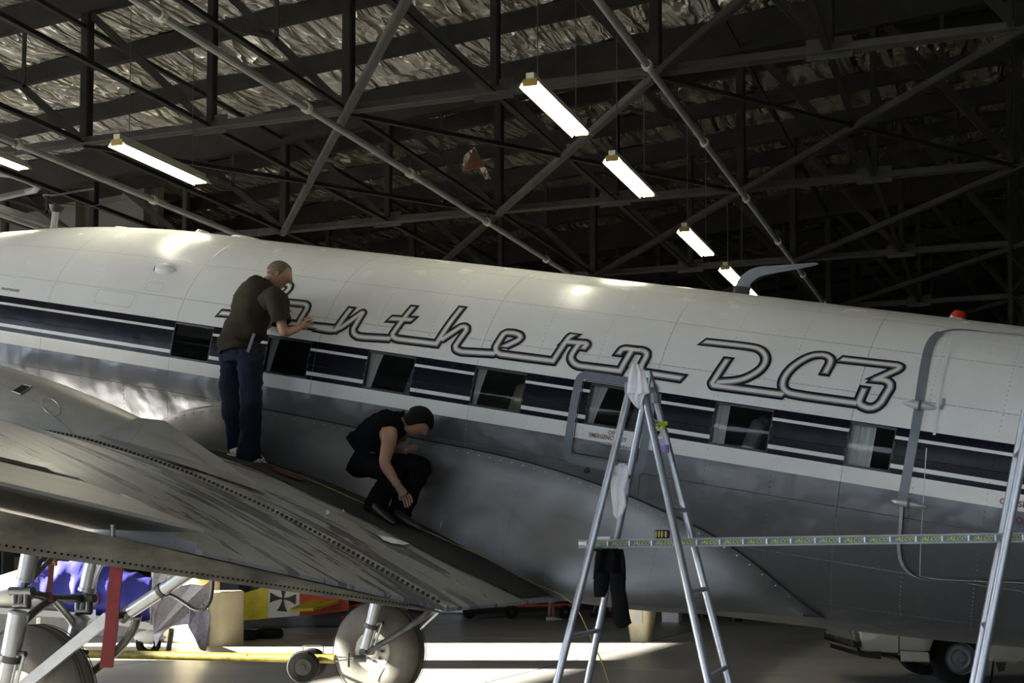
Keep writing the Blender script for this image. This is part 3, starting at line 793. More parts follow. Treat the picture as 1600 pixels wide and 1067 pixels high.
# emergency exit hatch: grey painted surround with a seam
def rrect(u0, v0, u1, v1, r, sl=0.0):
    pts = []
    for (cx, cy, a0) in ((u1-r, v1-r, 0), (u0+r, v1-r, 90), (u0+r, v0+r, 180), (u1-r, v0+r, 270)):
        for k in range(5):
            a = R_(a0+22.5*k); pts.append(Vector((cx+r*cos(a), 0, cy+r*sin(a))))
    return pts
ex = empty('emergency_exit', parent=plane)
mb = MB(); ribbon(mb, rrect(3.97, -.30, 4.60, .375, .05), .034, .004, True); mb.build('exit_surround', M['slate'], ex, fixn=False)
mb = MB(); ribbon(mb, rrect(4.015, -.245, 4.555, .335, .03), .004, .0065, True, caps=False); mb.build('exit_seam', M['black'], ex, fixn=False)
P = hitf(951, 694); q = fus(P.x, P.z, .02)
bevel(MB().beam(q-Vector((.05, 0, 0)), q+Vector((.06, 0, .004)), .022, .022).build('exit_handle', M['strut'], ex), .008)
P = hitf(919, 735); q = fus(P.x, P.z, .0)
MB().lathe([(0, .026), (.018, .022), (.022, .012), (.03, .010), (.035, .0)], q, (0, -1, -.2), 16).build('drain_fitting', M['black'], plane, smooth=True)
# static boxes and small panels on the crown side
for (x0, y0, x1, y1) in ((155, 452, 205, 481), (233, 440, 252, 457)):
    a, b = hitf(x0, y0), hitf(x1, y1); mb = MB()
    ribbon(mb, rrect(min(a.x, b.x), min(a.z, b.z), max(a.x, b.x), max(a.z, b.z), .03), .0035, .003, True, caps=False); mb.build('access_panel', M['hing'], plane, fixn=False)
P = hitf(258, 421); q = fus(P.x, P.z, -.012)
mb = MB(); mb.lathe([(-.10, .0), (-.085, .045), (-.05, .062), (0, .066), (.06, .052), (.11, .03), (.15, .0)], q, (1, 0, 0), 20); mb.build('air_scoop', M['fuse'], plane, smooth=True)
MB().lathe([(-.104, .0), (-.1, .03), (-.1, .0)], q+Vector((0, -.01, 0)), (1, 0, 0), 14).build('scoop_mouth', M['dark'], plane)

# passenger door at the rear
dr = empty('passenger_door', parent=plane)
dpx = [(1407, 800), (1414, 760), (1420, 728), (1433, 660), (1441, 600), (1450, 548), (1458, 530), (1470, 520), (1490, 515), (1540, 518), (1600, 525), (1650, 533)]
dl = [hitf(*p) for p in dpx]
mb = MB(); ribbon(mb, smoothp(dl[:8], 1), .034, .0035, caps=False); mb.build('door_band', M['slate'], dr, fixn=False)
mb = MB(); ribbon(mb, smoothp(dl[7:], 1), .012, .0035, caps=False); mb.build('door_band_top', M['slate'], dr, fixn=False)
lo = [hitf(*p) for p in ((1409, 790), (1406, 830), (1403, 855), (1407, 880), (1420, 895), (1440, 903), (1470, 906), (1600, 911), (1660, 913))]
mb = MB(); ribbon(mb, smoothp(lo, 1), .012, .009, caps=False); mb.build('door_edge', M['alu'], dr, fixn=False)
mb = MB(); ribbon(mb, smoothp([p+Vector((.02, 0, 0)) for p in lo], 1), .005, .011, caps=False); mb.build('door_gap', M['dark'], dr, fixn=False)
ip = [hitf(*p) for p in ((1460, 680), (1470, 600), (1480, 555), (1488, 543), (1502, 535), (1520, 533), (1600, 545), (1660, 552))]
mb = MB(); ribbon(mb, smoothp(ip, 1), .010, .006, caps=False); mb.build('door_panel_edge', M['white'], dr, fixn=False)
mb = MB(); ribbon(mb, [hitf(*p) for p in ((1448, 700), (1443, 780), (1436, 903))], .003, .003, caps=False); mb.build('door_panel_seam', M['hing'], dr, fixn=False)
gp = [hitf(*p) for p in ((1360, 500), (1374, 498), (1420, 503), (1490, 513), (1600, 528))]
mb = MB(); ribbon(mb, smoothp(gp, 1), .008, .012, caps=False); mb.build('rain_gutter', M['white'], dr, fixn=False)
for (x, y) in ((1438, 634), (1420, 787)):
    P = hitf(x, y); q = fus(P.x, P.z, .0)
    MB().lathe([(-.13, 0), (-.10, .016), (-.05, .030), (0, .034), (.05, .030), (.10, .016), (.13, 0)], q, (1, 0, -.02), 16).build('hinge_fairing', M['hing'] if y < 700 else M['alu'], dr, smooth=True)
    MB().box(q+Vector((.0, -.028, 0)), (.016, .03, .075)).build('hinge_pin', M['black'], dr)
P = hitf(1473, 632); mb = MB(); ribbon(mb, [P+Vector((0, 0, .035)), P+Vector((.004, 0, 0)), P+Vector((-.004, 0, -.03))], .012, .004); mb.build('bare_patch', M['nac'], dr, fixn=False)

# crown fittings
def crown(u, h=0): return Vector((u, 0, VC+bt(u)+h))
for (x, y, L, h) in ((197, 354, .18, .02), (318, 360, .07, .03), (382, 368, .20, .02)):
    r = ray(x, y); P = tl(CAM+r*((0-CAM.y)/r.y)); c_ = crown(P.x)
    mb = MB(); mb.add(*(lambda R: (R, [(k, (k+1) % 16, 16+(k+1) % 16, 16+k) for k in range(16)]+[tuple(range(16, 32))]))([c_+Vector((L*cos(2*pi*k/16), .12*sin(2*pi*k/16), -.02)) for k in range(16)]+[c_+Vector((L*.6*cos(2*pi*k/16), .08*sin(2*pi*k/16), h)) for k in range(16)]))
    mb.build('antenna_dome', M['white'], plane, smooth=True)
# whip loop antenna on a mast
wa = empty('whip_antenna', parent=plane)
r = ray(85, 355); P = tl(CAM+r*((0-CAM.y)/r.y)); c_ = crown(P.x, -.05)
r2 = ray(88, 326); top = tl(CAM+r2*((0-CAM.y)/r2.y))
MB().tube([c_, c_.lerp(top, .5), top], [.055, .045, .045], 14, sc=(1, .6)).build('mast', M['pipe'], wa, smooth=True)
MB().lathe([(-.04, .04), (0, .07), (.03, .08), (.045, .03)], top, (0, 0, 1), 16).build('mast_head', M['black'], wa, smooth=True)
for s_ in (-1, 1):
    q = top+Vector((0, 0, .05)); pts = [q+Vector((.0, s_*.03, 0)), q+Vector((-.06, s_*.12, .03)), q+Vector((.0, s_*.22, .05)), q+Vector((.18, s_*.26, .04)), q+Vector((.45, s_*.25, .11)), q+Vector((.68, s_*.24, .16))]
    MB().tube(smoothp(pts, 2), .011, 8, sc=(1.4, .5)).build('whip', M['steel_mid'], wa, smooth=True)
# curved fin antenna and beacon
r = ray(1158, 458); P = tl(CAM+r*((0-CAM.y)/r.y)); c_ = crown(P.x, -.03)
fa = empty('fin_antenna', parent=plane)
ctr = [c_, c_+Vector((.0, 0, .13)), c_+Vector((.05, 0, .20)), c_+Vector((.12, 0, .245)), c_+Vector((.22, 0, .27)), c_+Vector((.36, 0, .30)), c_+Vector((.60, 0, .36))]
ctr = smoothp(ctr, 2); mb = MB(); m_ = len(ctr); rows = []
for i, p in enumerate(ctr):
    t = i/(m_-1); w = .062*(1-t)**.75+.006; tn = (ctr[min(i+1, m_-1)]-ctr[max(i-1, 0)]).normalized(); nn = Vector((-tn.z, 0, tn.x))
    rows.append([p+nn*w, p+Vector((0, .016, 0)), p-nn*w, p-Vector((0, .016, 0))])
mb.grid(rows, close=True); mb.build('antenna_blade', M['slate'], fa, smooth=50)
MB().tube([c_-Vector((0, 0, .02)), c_+Vector((0, 0, .10))], .075, 16, sc=(1, .35)).build('antenna_boot', M['black'], fa, smooth=True)
r = ray(1497, 495); P = tl(CAM+r*((0-CAM.y)/r.y)); c_ = crown(P.x, -.02)
bc = empty('beacon', parent=plane)
MB().lathe([(0, .075), (.03, .075), (.035, .06)], c_, (0, 0, 1), 20).build('beacon_base', M['strut'], bc, smooth=True)
MB().lathe([(.03, .062), (.07, .058), (.095, .035), (.10, 0)], c_, (0, 0, 1), 20).build('beacon_glass', M['beacon'], bc, smooth=True)

# ---- wing
WUX = [-.30, -.27, -.18, 0, .26, .7, 1.11, 1.6, 2.0, 2.73, 3.4, 4.11]; WUV = [-1.10, -1.02, -.93, -.85, -.80, -.775, -.79, -.835, -.89, -1.03, -1.20, -1.40]
WLX = [-.30, -.25, 0, .5, 1.2, 2, 3, 4.11]; WLV = [-1.10, -1.18, -1.29, -1.38, -1.43, -1.445, -1.44, -1.425]
def wing_top(u): return smooth_tab(u, WUX, WUV)
def wing_bot(u): return smooth_tab(u, WLX, WLV)
YJ = 3.2
def wpt(L, xi, upper, side=-1, dz=0.0):
    uc = -.30+4.41*xi; v = wing_top(uc) if upper else wing_bot(uc)
    ute = 4.11-.148*L; vte = -1.40+.135*L; ule = -.30+.20*L; c = ute-ule; k = c/4.41
    return Vector((ute-(1-xi)*c, side*(YJ+L), vte+(v+1.40)*k+dz))
XI = [1, .985, .97, .935, .9, .86, .82, .79, .76, .73, .7, .65, .6, .55, .5, .45, .4, .36, .32, .28, .24, .205, .17, .135, .1, .075, .05, .03, .02, .01, .005, 0]
def wsec(L, side, x1=1.0, y=None):
    xs = [x for x in XI if x <= x1]
    s_ = [wpt(L, x, True, side) for x in xs]+[wpt(L, x, False, side) for x in xs[::-1][1:]]
    if y is not None: s_ = [Vector((p.x, y, p.z)) for p in s_]
    return s_
AIL0, AIL1, XH = 2.3, 9.6, .77
mb = MB(); mb.grid([wsec(0, -1, 1, y) for y in (-YJ, -2.6, -2.0, -1.4, 0, 1.4, 2.0, 2.6, YJ)], close=True); mb.build('wing_centre_section', M['wing'], plane, smooth=35)
def cap(mb, s_): c = len(mb.v); mb.add(s_, [tuple(range(len(s_)))])
for side in (-1, 1):
    o = empty('outer_wing', parent=plane)
    mb = MB(); mb.grid([wsec(L, side) for L in (0.004, .6, 1.2, 1.8, AIL0)], close=True); cap(mb, wsec(AIL0, side)); mb.build('wing_skin', M['wing'], o, smooth=35)
    mb = MB(); mb.grid([wsec(L, side, XH) for L in (AIL0, 3.5, 5, 6.5, 8, AIL1)], close=True)
    tip = [wsec(L, side, XH) for L in (AIL1,)]; cap(mb, wsec(AIL1, side, XH)); mb.build('wing_skin', M['wing'], o, smooth=35)
    def tipsec(L):
        s_ = wsec(L, side); t = (L-AIL1)/(11.3-AIL1); f = math.sqrt(max(0, 1-t*t*.97)); c = sum((p.x for p in s_))/len(s_)+.35; zc = sum((p.z for p in s_))/len(s_)
        return [Vector((c+(p.x-c)*f, p.y, zc+(p.z-zc)*f)) for p in s_]
    mb = MB(); mb.grid([tipsec(L) for L in (AIL1+.01, 10, 10.4, 10.8, 11.1, 11.28)], close=True); cap(mb, tipsec(11.28)); mb.build('wing_tip', M['wing'], o, smooth=35)
    # aileron, raised a few degrees: thick rounded nose, closed wedge
    rows = []
    for L in (AIL0+.02, 3.5, 5, 6.5, 8, AIL1-.02):
        hin = wpt(L, XH, True, side).lerp(wpt(L, XH, False, side), .5); ca = cos(R_(8)); sa = sin(R_(8))
        pr = [wpt(L, x, True, side) for x in (1, .93, .86, .80, XH+.006)]+[wpt(L, x, False, side) for x in (XH+.006, .80, .86, .93, 1)]
        rows.append([Vector((hin.x+(p.x-hin.x)*ca-(p.z-hin.z)*sa, p.y, hin.z+(p.x-hin.x)*sa+(p.z-hin.z)*ca)) for p in pr])
    mb = MB(); mb.grid(rows, close=True); cap(mb, rows[0]); cap(mb, rows[-1]); mb.build('aileron', M['ail'], o, smooth=35)
    # split flap under the trailing edge, its perforated inner rib strip showing
    def flp(L, t, d): p = wpt(L, .80+.195*t, False, side); return Vector((p.x, p.y, p.z-.004-d*t))
    fo = empty('split_flap', parent=plane)
    LS = [0.02, .8, 1.6, 2.4, 3.2, 4.0, 5.0]
    dd = lambda L: .045*L
    mb = MB(); mb.grid([[flp(L, t, dd(L)) for t in (0, .5, 1)] for L in LS]); mb.grid([[flp(L, t, dd(L))+Vector((0, 0, -.012)) for t in (0, .5, 1)] for L in LS]); mb.build('flap_skin', M['under'], fo)
    mb = MB(); mb.grid([[flp(L, 1, dd(L))+Vector((-.02*z, 0, -.014+z*(dd(L)+.012))) for z in (0, .3, .32, .66, .68, 1)] for L in LS]); mb.build('flap_rib_strip', M['gold'], fo)
    mb = MB()
    for k in range(130):
        L = .05+k*.038; p = flp(L, 1, dd(L))+Vector((.002, 0, .012)); mb.box(p, (.006, .011, .009))
    tag(mb.build('lightening_holes', M['dark'], fo), kind='stuff')
    # bolted joint flange with its row of bolts
    mb = MB(); mb.grid([[wpt(0, x, True, side)+Vector((0, dy, dz)) for (dy, dz) in ((-.022, 0), (-.022, .018), (.022, .018), (.022, 0))] for x in XI])
    mb.build('joint_flange', M['gold'], plane)
    mb = MB()
    for k in range(96):
        x = .985-k*.0092; p = wpt(0, x, True, side); mb.box(p+Vector((0, side*.026, .013)), (.020, .012, .018))
    tag(mb.build('joint_bolts', M['dark'], plane), kind='stuff')
# aileron gap and hinge cover strips on the near wing
mb = MB(); mb.grid([[wpt(L, XH-.02*k, True)+Vector((0, 0, .004)) for k in (0, 1)] for L in (AIL0+.2, 3.5, 5, 6.5)]); mb.build('hinge_gap', M['dark'], plane)
mb = MB(); p0, p1 = wpt(AIL0, .84, True), wpt(AIL0-.15, .92, True); mb.beam(p0+Vector((0, 0, .02)), p1+Vector((0, 0, .03)), .012, .05); mb.build('aileron_end_rib', M['gold'], plane)
mb = MB(); p0, p1 = wpt(AIL0, .62, False), wpt(AIL0, .99, False); mb.beam(p0+Vector((0, 0, .0)), p1+Vector((0, 0, .035)), .012, .045); mb.build('aileron_end_rib', M['alu'], plane)
# walkway strip
mb = MB(); U_ = [0.2+k*(4.07-.2)/24 for k in range(25)]
mb.grid([[Vector((u, -(1.02+(y1_-1.02)*t), wing_top(u)+.009)) for t in (0, .5, 1) for y1_ in (lerp_tab(u, [.2, .9, 2.3, 3.5, 4.1], [1.5, 1.62, 2.1, 2.1, 1.86]),)] for u in U_]); mb.build('wing_walkway', M['walk'], plane)
# wing root fairing
LU = [-.155, .05, .27, .6, .97, 2.03, 3.48, 4.38, 5.13, 5.49, 5.84, 6.05]; LV = [-.627, -.52, -.441, -.36, -.324, -.341, -.368, -.477, -.662, -.815, -1.041, -1.18]
def vline(u): return smooth_tab(u, LU, LV)
rows = []; low = []
for k in range(46):
    u = -.155+(6.05+.155)*k/45; p0 = fus(u, vline(u), .006)
    if u < 4.1: p1 = Vector((u, -lerp_tab(u, [.8, 1.7, 2.4, 3.2, 4.1], [1.1, 1.12, 1.2, 1.27, 1.27]), wing_top(u)+.012))
    else: t = (u-4.1)/1.95; p1 = Vector((u, -(1.27-.72*t**1.5), -1.405+.225*t))
    row = []; pb = fus(u, p1.z)
    for j in range(13):
        q = j/12; v = p0.z+(p1.z-p0.z)*q; h = fus(u, v, .006); row.append(Vector((u, h.y+(p1.y-pb.y)*q**1.6, v)))
    rows.append(row)
    if u >= 4.05: low.append([p1, p1.lerp(Vector((u, 0, VC-bb(u)-.01)), .5)+Vector((0, 0, -.02*(1-(u-4.1)/2))), Vector((u, 0, VC-bb(u)-.01))])
mb = MB(); mb.grid(rows); mb.grid(low); mb.build('wing_root_fairing', M['fillet'], plane, smooth=50)
mb = MB(); ribbon(mb, [fus(u, vline(u)) for u in [-.155+6.2*k/60 for k in range(61)]], .005, .009, caps=False); mb.build('fairing_seam', M['black'], plane, fixn=False)
mb = MB()
for k in range(60):
    u = .1+k*.1; p = fus(u, vline(u)-.035, .012); mb.box(p, (.011, .008, .011))
tag(mb.build('fairing_screws', M['strut'], plane), kind='stuff')

# ---- nacelles
def vt(u): return smooth_tab(u, [-3.2, -2.6, -1.6, -.4, .0, .4, .8, 1.23, 1.6, 1.92], [-.42, -.34, -.30, -.335, -.37, -.43, -.50, -.60, -.73, -.87])
for side in (-1, 1):
    nc = empty('engine_nacelle', parent=plane)
    yc = side*2.82; rows = []
    for k in range(34):
        u = -3.0+4.93*k/33; top = vt(u); bot = lerp_tab(u, [-3.0, -1, .2, 1.2, 1.92], [-1.62, -1.72, -1.66, -1.55, -1.46])
        w = lerp_tab(u, [-3.0, -.6, .2, .9, 1.5, 1.92], [.66, .55, .46, .33, .18, .03])
        mid = -1.02 if u < 1 else lerp_tab(u, [1, 1.92], [-1.02, -1.15]); row = []
        for j in range(24):
            a = 2*pi*j/24; ca, sa = cos(a), sin(a); e = .72
            yy = yc+w*math.copysign(abs(ca)**e, ca); zz = mid+((top-mid) if sa > 0 else (mid-bot))*math.copysign(abs(sa)**.86, sa)
            row.append(Vector((u, yy, zz)))
        rows.append(row)
    mb = MB(); mb.grid(rows, close=True); cap(mb, rows[0]); mb.build('nacelle_skin', M['nac'], nc, smooth=50)
    c_ = Vector((-3.0, yc, -1.02))
    MB().lathe([(0, .66), (-.1, .74), (-.5, .74), (-.75, .70), (-.82, .62), (-.8, .58), (-.3, .56)], c_, (1, 0, 0), 36).build('engine_cowl', M['alu'], nc, smooth=True)
    MB().lathe([(-.45, .56), (-.6, .30), (-.8, .16), (-1.05, .12), (-1.15, .0)], c_, (1, 0, 0), 24).build('engine_front', M['strutd'], nc, smooth=True)
    for k in range(3):
        a = R_(90+120*k); d = Vector((0, cos(a), sin(a))); q = c_+Vector((-1.0, 0, 0))
        MB().tube([q, q+d*.4, q+d*1.1, q+d*1.72], [.05, .11, .10, .03], 12, sc=(.25, 1)).build('propeller_blade', M['strut'], nc, smooth=True)
    if side == -1:
        # inspection hole with a dark well, round panel, rear fairing tip
        def nacpt(x, y):
            r = ray(x, y); t = 5.0
            while t < 14:
                P = tl(CAM+r*t)
                if -3 < P.x < 1.93:
                    top = vt(P.x); w = lerp_tab(P.x, [-3.0, -.6, .2, .9, 1.5, 1.92], [.66, .55, .46, .33, .18, .03])
                    q = (abs(P.y-yc)/w)**(2/.72); 
                    if q < 1 and P.z < -1.02+(top+1.02)*(max(0, 1-q))**(.86/2): return P
                t += .006
            return P
        hp = [nacpt(*p) for p in ((19, 612), (36, 601.5), (50, 605), (33, 617))]
        nn = (hp[1]-hp[0]).cross(hp[3]-hp[0]).normalized(); nn = nn if nn.y < 0 else -nn
        MB().add([p+nn*.006 for p in hp], [(0, 1, 2, 3)]).build('inspection_hole', M['dark'], nc)
        mb = MB(); q = [p+nn*.008 for p in hp]
        for k in range(4): mb.beam(q[k], q[(k+1) % 4], .008, .008)
        mb.build('hole_rim', M['strut'], nc)
        cn = nacpt(80, 636); e1 = (nacpt(95, 642)-nacpt(65, 630)).normalized()*.085; e2 = (nacpt(80, 628)-nacpt(80, 645)).normalized()*.075
        MB().tube([cn+nn*.004+e1*cos(a)+e2*sin(a) for a in [2*pi*k/28 for k in range(29)]], .0025, 5, cap=False).build('round_panel_edge', M['strut'], nc)
        tip = [Vector((.95, yc-.30, -.74)), Vector((1.15, yc-.12, -.56)), Vector((1.3, yc+.02, -.55)), Vector((2.1, yc+.18, -.895)), Vector((2.35, yc+.0, -.94)), Vector((1.7, yc-.2, -.84))]
        MB().add([p+Vector((0, 0, .012)) for p in tip]+[tip[0].lerp(tip[3], .5)+Vector((0, 0, .06))], [(k, (k+1) % 6, 6) for k in range(6)]).build('nacelle_tail_fairing', M['nac'], nc, smooth=True)

# ---- tail surfaces (outside the frame to the right)
te = empty('tail', parent=plane)
def slab(pts, t, name, axis):
    a = Vector(axis)*t; mb = MB(); k = len(pts); mb.add([Vector(p)+a for p in pts]+[Vector(p)-a for p in pts], [tuple(range(k)), tuple(range(2*k-1, k-1, -1))]+[(i, (i+1) % k, k+(i+1) % k, k+i) for i in range(k)])
    return bevel(mb.build(name, M['white'], te), .03)
slab([(9.0, 0, 1.1), (10.6, 0, 2.2), (11.6, 0, 2.9), (12.4, 0, 3.05), (13.2, 0, 2.8), (13.6, 0, 1.8), (13.4, 0, .6)], .07, 'fin', (0, 1, 0))
for s_ in (-1, 1): slab([(10.6, s_*.3, .35), (11.6, s_*3.6, .35), (12.2, s_*4.0, .35), (12.9, s_*3.9, .35), (13.0, s_*.4, .35)], .06, 'tailplane', (0, 0, 1))
P = tl((11.2, 0, .24)); MB().lathe([(-.08, .12), (-.07, .22), (0, .24), (.07, .22), (.08, .12)], P, (0, 1, 0), 24).build('tail_wheel', M['tyreb'], te, smooth=True)
MB().tube([P+Vector((0, .1, 0)), P+Vector((-.2, .0, .45)), P+Vector((-.4, 0, .9))], .04, 8).build('tail_strut', M['strut'], te)

# ---- main landing gear (points taken in world space, near side; mirrored for the far side)
AX = Vector((-.05, -2.82, .52))
def gpt(x, y, Y): return atY(x, y, Y)
YO, YI = -3.16, -2.48
ZW = 1.95
def along(p, q, z): return p+(q-p)*((z-p.z)/(q.z-p.z))
G = {}
for nm, Y, tp, kn, ax in (('o', YO, (52, 838), (34, 935), (0, 1098)), ('i', YI, (148, 868), (131, 945), (108, 1085))):
    a, k_ = gpt(*tp, Y), gpt(*kn, Y); G[nm] = (along(k_, a, ZW), a, k_, Vector((AX.x, Y, AX.z)))
for side in (-1, 1):
    lg = empty('main_landing_gear', parent=plane)
    def fx(p): p = Vector(p); return tl(p if side == -1 else Vector((p.x, -p.y, p.z)))
    def fl_(L): return [fx(p) for p in L]
    # tyre and hub
    cy = AX.copy(); prof = []
    for k in range(25):
        a = -pi/2 - 1.15 + (pi+2.3)*k/24
        prof.append((.205*sin(a)*1.0, .36+.215*cos(a)))
    prof = [(o, r) for o, r in prof]
    mb = MB(); mb.lathe(prof, cy, (0, 1, 0), 56)
    for g_ in (-.05, 0, .05): pass
    mb.v = [tuple(fx(Vector((p[0], p[1], max(p[2], .0))))) for p in mb.v]; mb.build('tyre', M['tyre'], lg, smooth=60)
    mb = MB()
    for o in (-.085, -.045, 0, .045, .085): mb.lathe([(o-.004, .571), (o, .5765), (o+.004, .571)], cy, (0, 1, 0), 56)
    mb.v = [tuple(fx(Vector((p[0], p[1], max(p[2], .0))))) for p in mb.v]; tag(mb.build('tread_ribs', M['tyreb'], lg), kind='stuff')
    for s_ in (-1, 1):
        mb = MB(); mb.lathe([(s_*.02, .0), (s_*.02, .15), (s_*.10, .17), (s_*.13, .215), (s_*.155, .235), (s_*.165, .225), (s_*.15, .20), (s_*.12, .15), (s_*.12, .09), (s_*.17, .07), (s_*.19, .03), (s_*.19, 0)], cy, (0, 1, 0), 36)
        mb.v = [tuple(fx(p)) for p in mb.v]; mb.build('wheel_hub', M['hub'], lg, smooth=True)
        mb = MB()
        for k in range(8):
            a = 2*pi*k/8; q = cy+Vector((.115*cos(a), s_*.125, .115*sin(a))); mb.lathe([(0, .018), (s_*.014, .018), (s_*.014, 0)], q, (0, 1, 0), 8)
        mb.v = [tuple(fx(p)) for p in mb.v]; tag(mb.build('hub_bolts', M['strutd'], lg), kind='stuff')
    MB().tube(fl_([Vector((AX.x, YO-.06, AX.z)), Vector((AX.x, YI+.06, AX.z))]), .045, 12).build('axle', M['strutd'], lg, smooth=True)
    for nm in ('o', 'i'):
        top, a, k_, ax = G[nm]; Y = k_.y
        e1 = k_.lerp(a, .28); MB().tube(fl_([top, e1]), .066, 16).build('upper_strut', M['strut'], lg, smooth=True)
        MB().tube(fl_([e1.lerp(top, .04), e1]), .073, 16).build('strut_collar', M['strut'], lg, smooth=True)
        MB().tube(fl_([e1, k_.lerp(ax, .05)]), .028, 8).build('strut_rod', M['strutd'], lg)
        d = (ax-k_).normalized(); s0 = k_.lerp(ax, .12); s1 = k_.lerp(ax, .55)
        mb = MB(); c_ = k_; 
        for o in (-.055, .055): mb.tube(fl_([c_+Vector((o, 0, .07)), c_+Vector((o, 0, -.06))]), .03, 8)
        mb.tube(fl_([c_+Vector((-.11, 0, .055)), c_+Vector((.11, 0, .055))]), .036, 10); mb.tube(fl_([c_+Vector((-.07, 0, -.05)), c_+Vector((.07, 0, -.05))]), .03, 8)
        mb.build('knee_fitting', M['strutd'], lg, smooth=60)
        MB().tube(fl_([s0, s0.lerp(s1, .05), s1]), [.06, .078, .072], 16).build('oleo_cylinder', M['strut'], lg, smooth=True)
        MB().tube(fl_([s1, s1+d*.05]), .082, 16).build('oleo_collar', M['strutd'], lg, smooth=True)
        MB().tube(fl_([s1, ax+Vector((0, 0, .04))]), .058, 14).build('oleo_piston', M['strut'], lg, smooth=True)
        for o in (.075, .135): MB().tube(fl_([s1+Vector((o, 0, .01)), ax+Vector((o*.8, 0, .03))]), .013, 8).build('brake_rod', M['strut'], lg, smooth=True)
        MB().tube(fl_([s1+Vector((.0, 0, .02)), s1+Vector((.15, 0, .015))]), .022, 8).build('rod_bracket', M['strutd'], lg)
        # perforated side struts
        for (dx, dy) in ((.08, .12), (.14, .22)):
            q = a+Vector((dx, dy if nm == 'o' else -dy*.3, -.04)); MB().beam(fx(q), fx(e1+Vector((.02, 0, -.02))), .02, .035).build('side_strut', M['strutd'] if nm == 'o' else M['strut'], lg)
        # drag struts
        jt = atY(193, 962, -2.82); jt.y = Y*.5-1.41
        w0 = ax+Vector((.03, 0, .0))
        if nm == 'o': MB().beam(fx(w0), fx(jt), .05, .085).build('drag_strut', M['strut'], lg)
        else: MB().tube([*map(fx, smoothp([w0, w0.lerp(jt, .5)+Vector((.06, 0, -.05)), w0.lerp(jt, .85)+Vector((.05, 0, -.06)), jt], 2))], .035, 10).build('drag_strut', M['strutd'], lg, smooth=True)
    jt = atY(193, 962, -2.82); c0 = atY(204, 955, -2.82); c1 = atY(308, 886, -2.82); c2 = c1+(c1-c0)*.25
    MB().tube(fl_([c0, c2]), .052, 16).build('retraction_cylinder', M['strut'], lg, smooth=True)
    MB().tube(fl_([c0.lerp(c1, .45), c0.lerp(c1, .5)]), .06, 16).build('cylinder_clamp', M['strutd'], lg, smooth=True)
    MB().tube(fl_([jt+Vector((0, -.16, 0)), jt+Vector((0, .16, 0))]), .04, 12).build('drag_joint', M['strutd'], lg, smooth=True)
    MB().tube(fl_([jt+Vector((-.02, 0, -.02)), c0+Vector((.02, 0, .02))]), .05, 12).build('joint_fork', M['strutd'], lg, smooth=True)
    # transverse truss between the legs
    ko, ki = G['o'][2], G['i'][2]; mid = ko.lerp(ki, .5)+Vector((0, 0, .03))
    MB().tube(fl_([ko+Vector((0, 0, .05)), mid, ki+Vector((0, 0, .05))]), [.035, .03, .035], 10).build('cross_beam', M['strutd'], lg, smooth=True)
    for e in (G['o'], G['i']):
        q = e[2].lerp(e[3], .42); 
        MB().tube([*map(fx, smoothp([mid+Vector((0, 0, -.01)), mid.lerp(q, .45)+Vector((0, 0, .06)), q+Vector((.03, 0, .1)), q+Vector((.03, 0, -.05))], 2))], .032, 10).build('truss_arm', M['strutd' if e is G['o'] else 'strut'], lg, smooth=True)
    MB().tube([*map(fx, smoothp([atY(252, 935, -2.8), atY(262, 927, -2.8), atY(280, 936, -2.8), atY(310, 957, -2.8), atY(328, 945, -2.8), atY(333, 915, -2.8), atY(331, 890, -2.8)], 2))], .014, 8).build('hydraulic_hose', M['black'], lg, smooth=True)

# ================================================================ THINGS ON AND UNDER THE WING
def strap(name, pts, w, mat, label, cat, th=.006):
    o0 = pts[0]; t = thing(name, o0, label, cat); mb = MB(); rows = []
    for i, p in enumerate(pts):
        ww = w[i] if isinstance(w, (list, tuple)) else w; tw_ = .15*sin(i*1.3); x = Vector((cos(tw_)*RR.x, RR.y, 0)).normalized()*ww/2
        rows.append([p-o0-x-FW*th, p-o0+x-FW*th, p-o0+x+FW*th, p-o0-x+FW*th])
    mb.grid(rows, close=True); cap(mb, rows[0]); cap(mb, rows[-1]); mb.build('webbing', mat, t); return t
Ls = 5.95
t = strap('warning_streamer', [atY(x, y, -Ls) for x, y in ((176, 836), (181, 850), (184, 865), (182, 890), (178, 930), (174, 980), (169, 1020), (166, 1043))], [.02, .045, .062, .062, .062, .064, .064, .064], M['redstrap'], 'long faded red webbing streamer hanging from the wing flap above the wheel', 'streamer')
MB().tube([Vector((0, 0, .05)), Vector((0, 0, -.01))], .012, 8).build('clip', M['strut'], t)
t = strap('warning_tag', [atY(x, y, -2.9) for x, y in ((84, 848), (80, 885), (79, 905), (76, 925), (80, 940))], [.04, .045, .04, .045, .04], simple('dark_red_ribbon', (.09, .012, .008), .7), 'short dark red ribbon with yellow and black lettered tag between the struts', 'streamer')
p0 = t.location; ctr = atY(84, 873, -2.95)-p0
def face_mesh(me, pos, name, mat, parent, th=.001, rot90=False):
    for v in me.vertices:
        x, y = (v.co.y, -v.co.x) if rot90 else (v.co.x, v.co.y)
        v.co = Vector(pos)+RR*x+Vector((0, 0, 1))*y
    me.materials.append(mat); o = bpy.data.objects.new(name, me); col.objects.link(o)
    if parent is not None: o.parent = parent
    return o
MB().beam(ctr+Vector((0, 0, .055)), ctr-Vector((0, 0, .055)), .055, .006, F0).build('tag_plate', M['redstrap'], t)
MB().beam(ctr+Vector((0, 0, .052))-F0*.005, ctr-Vector((0, 0, .052))-F0*.005, .030, .002, F0).build('tag_panel', M['black'], t)
face_mesh(text_mesh('RIGHT', .036, 0, .001), ctr-F0*.008, 'tag_letters', simple('bright_yellow_ink', (.75, .68, .05), .5), t, rot90=True)

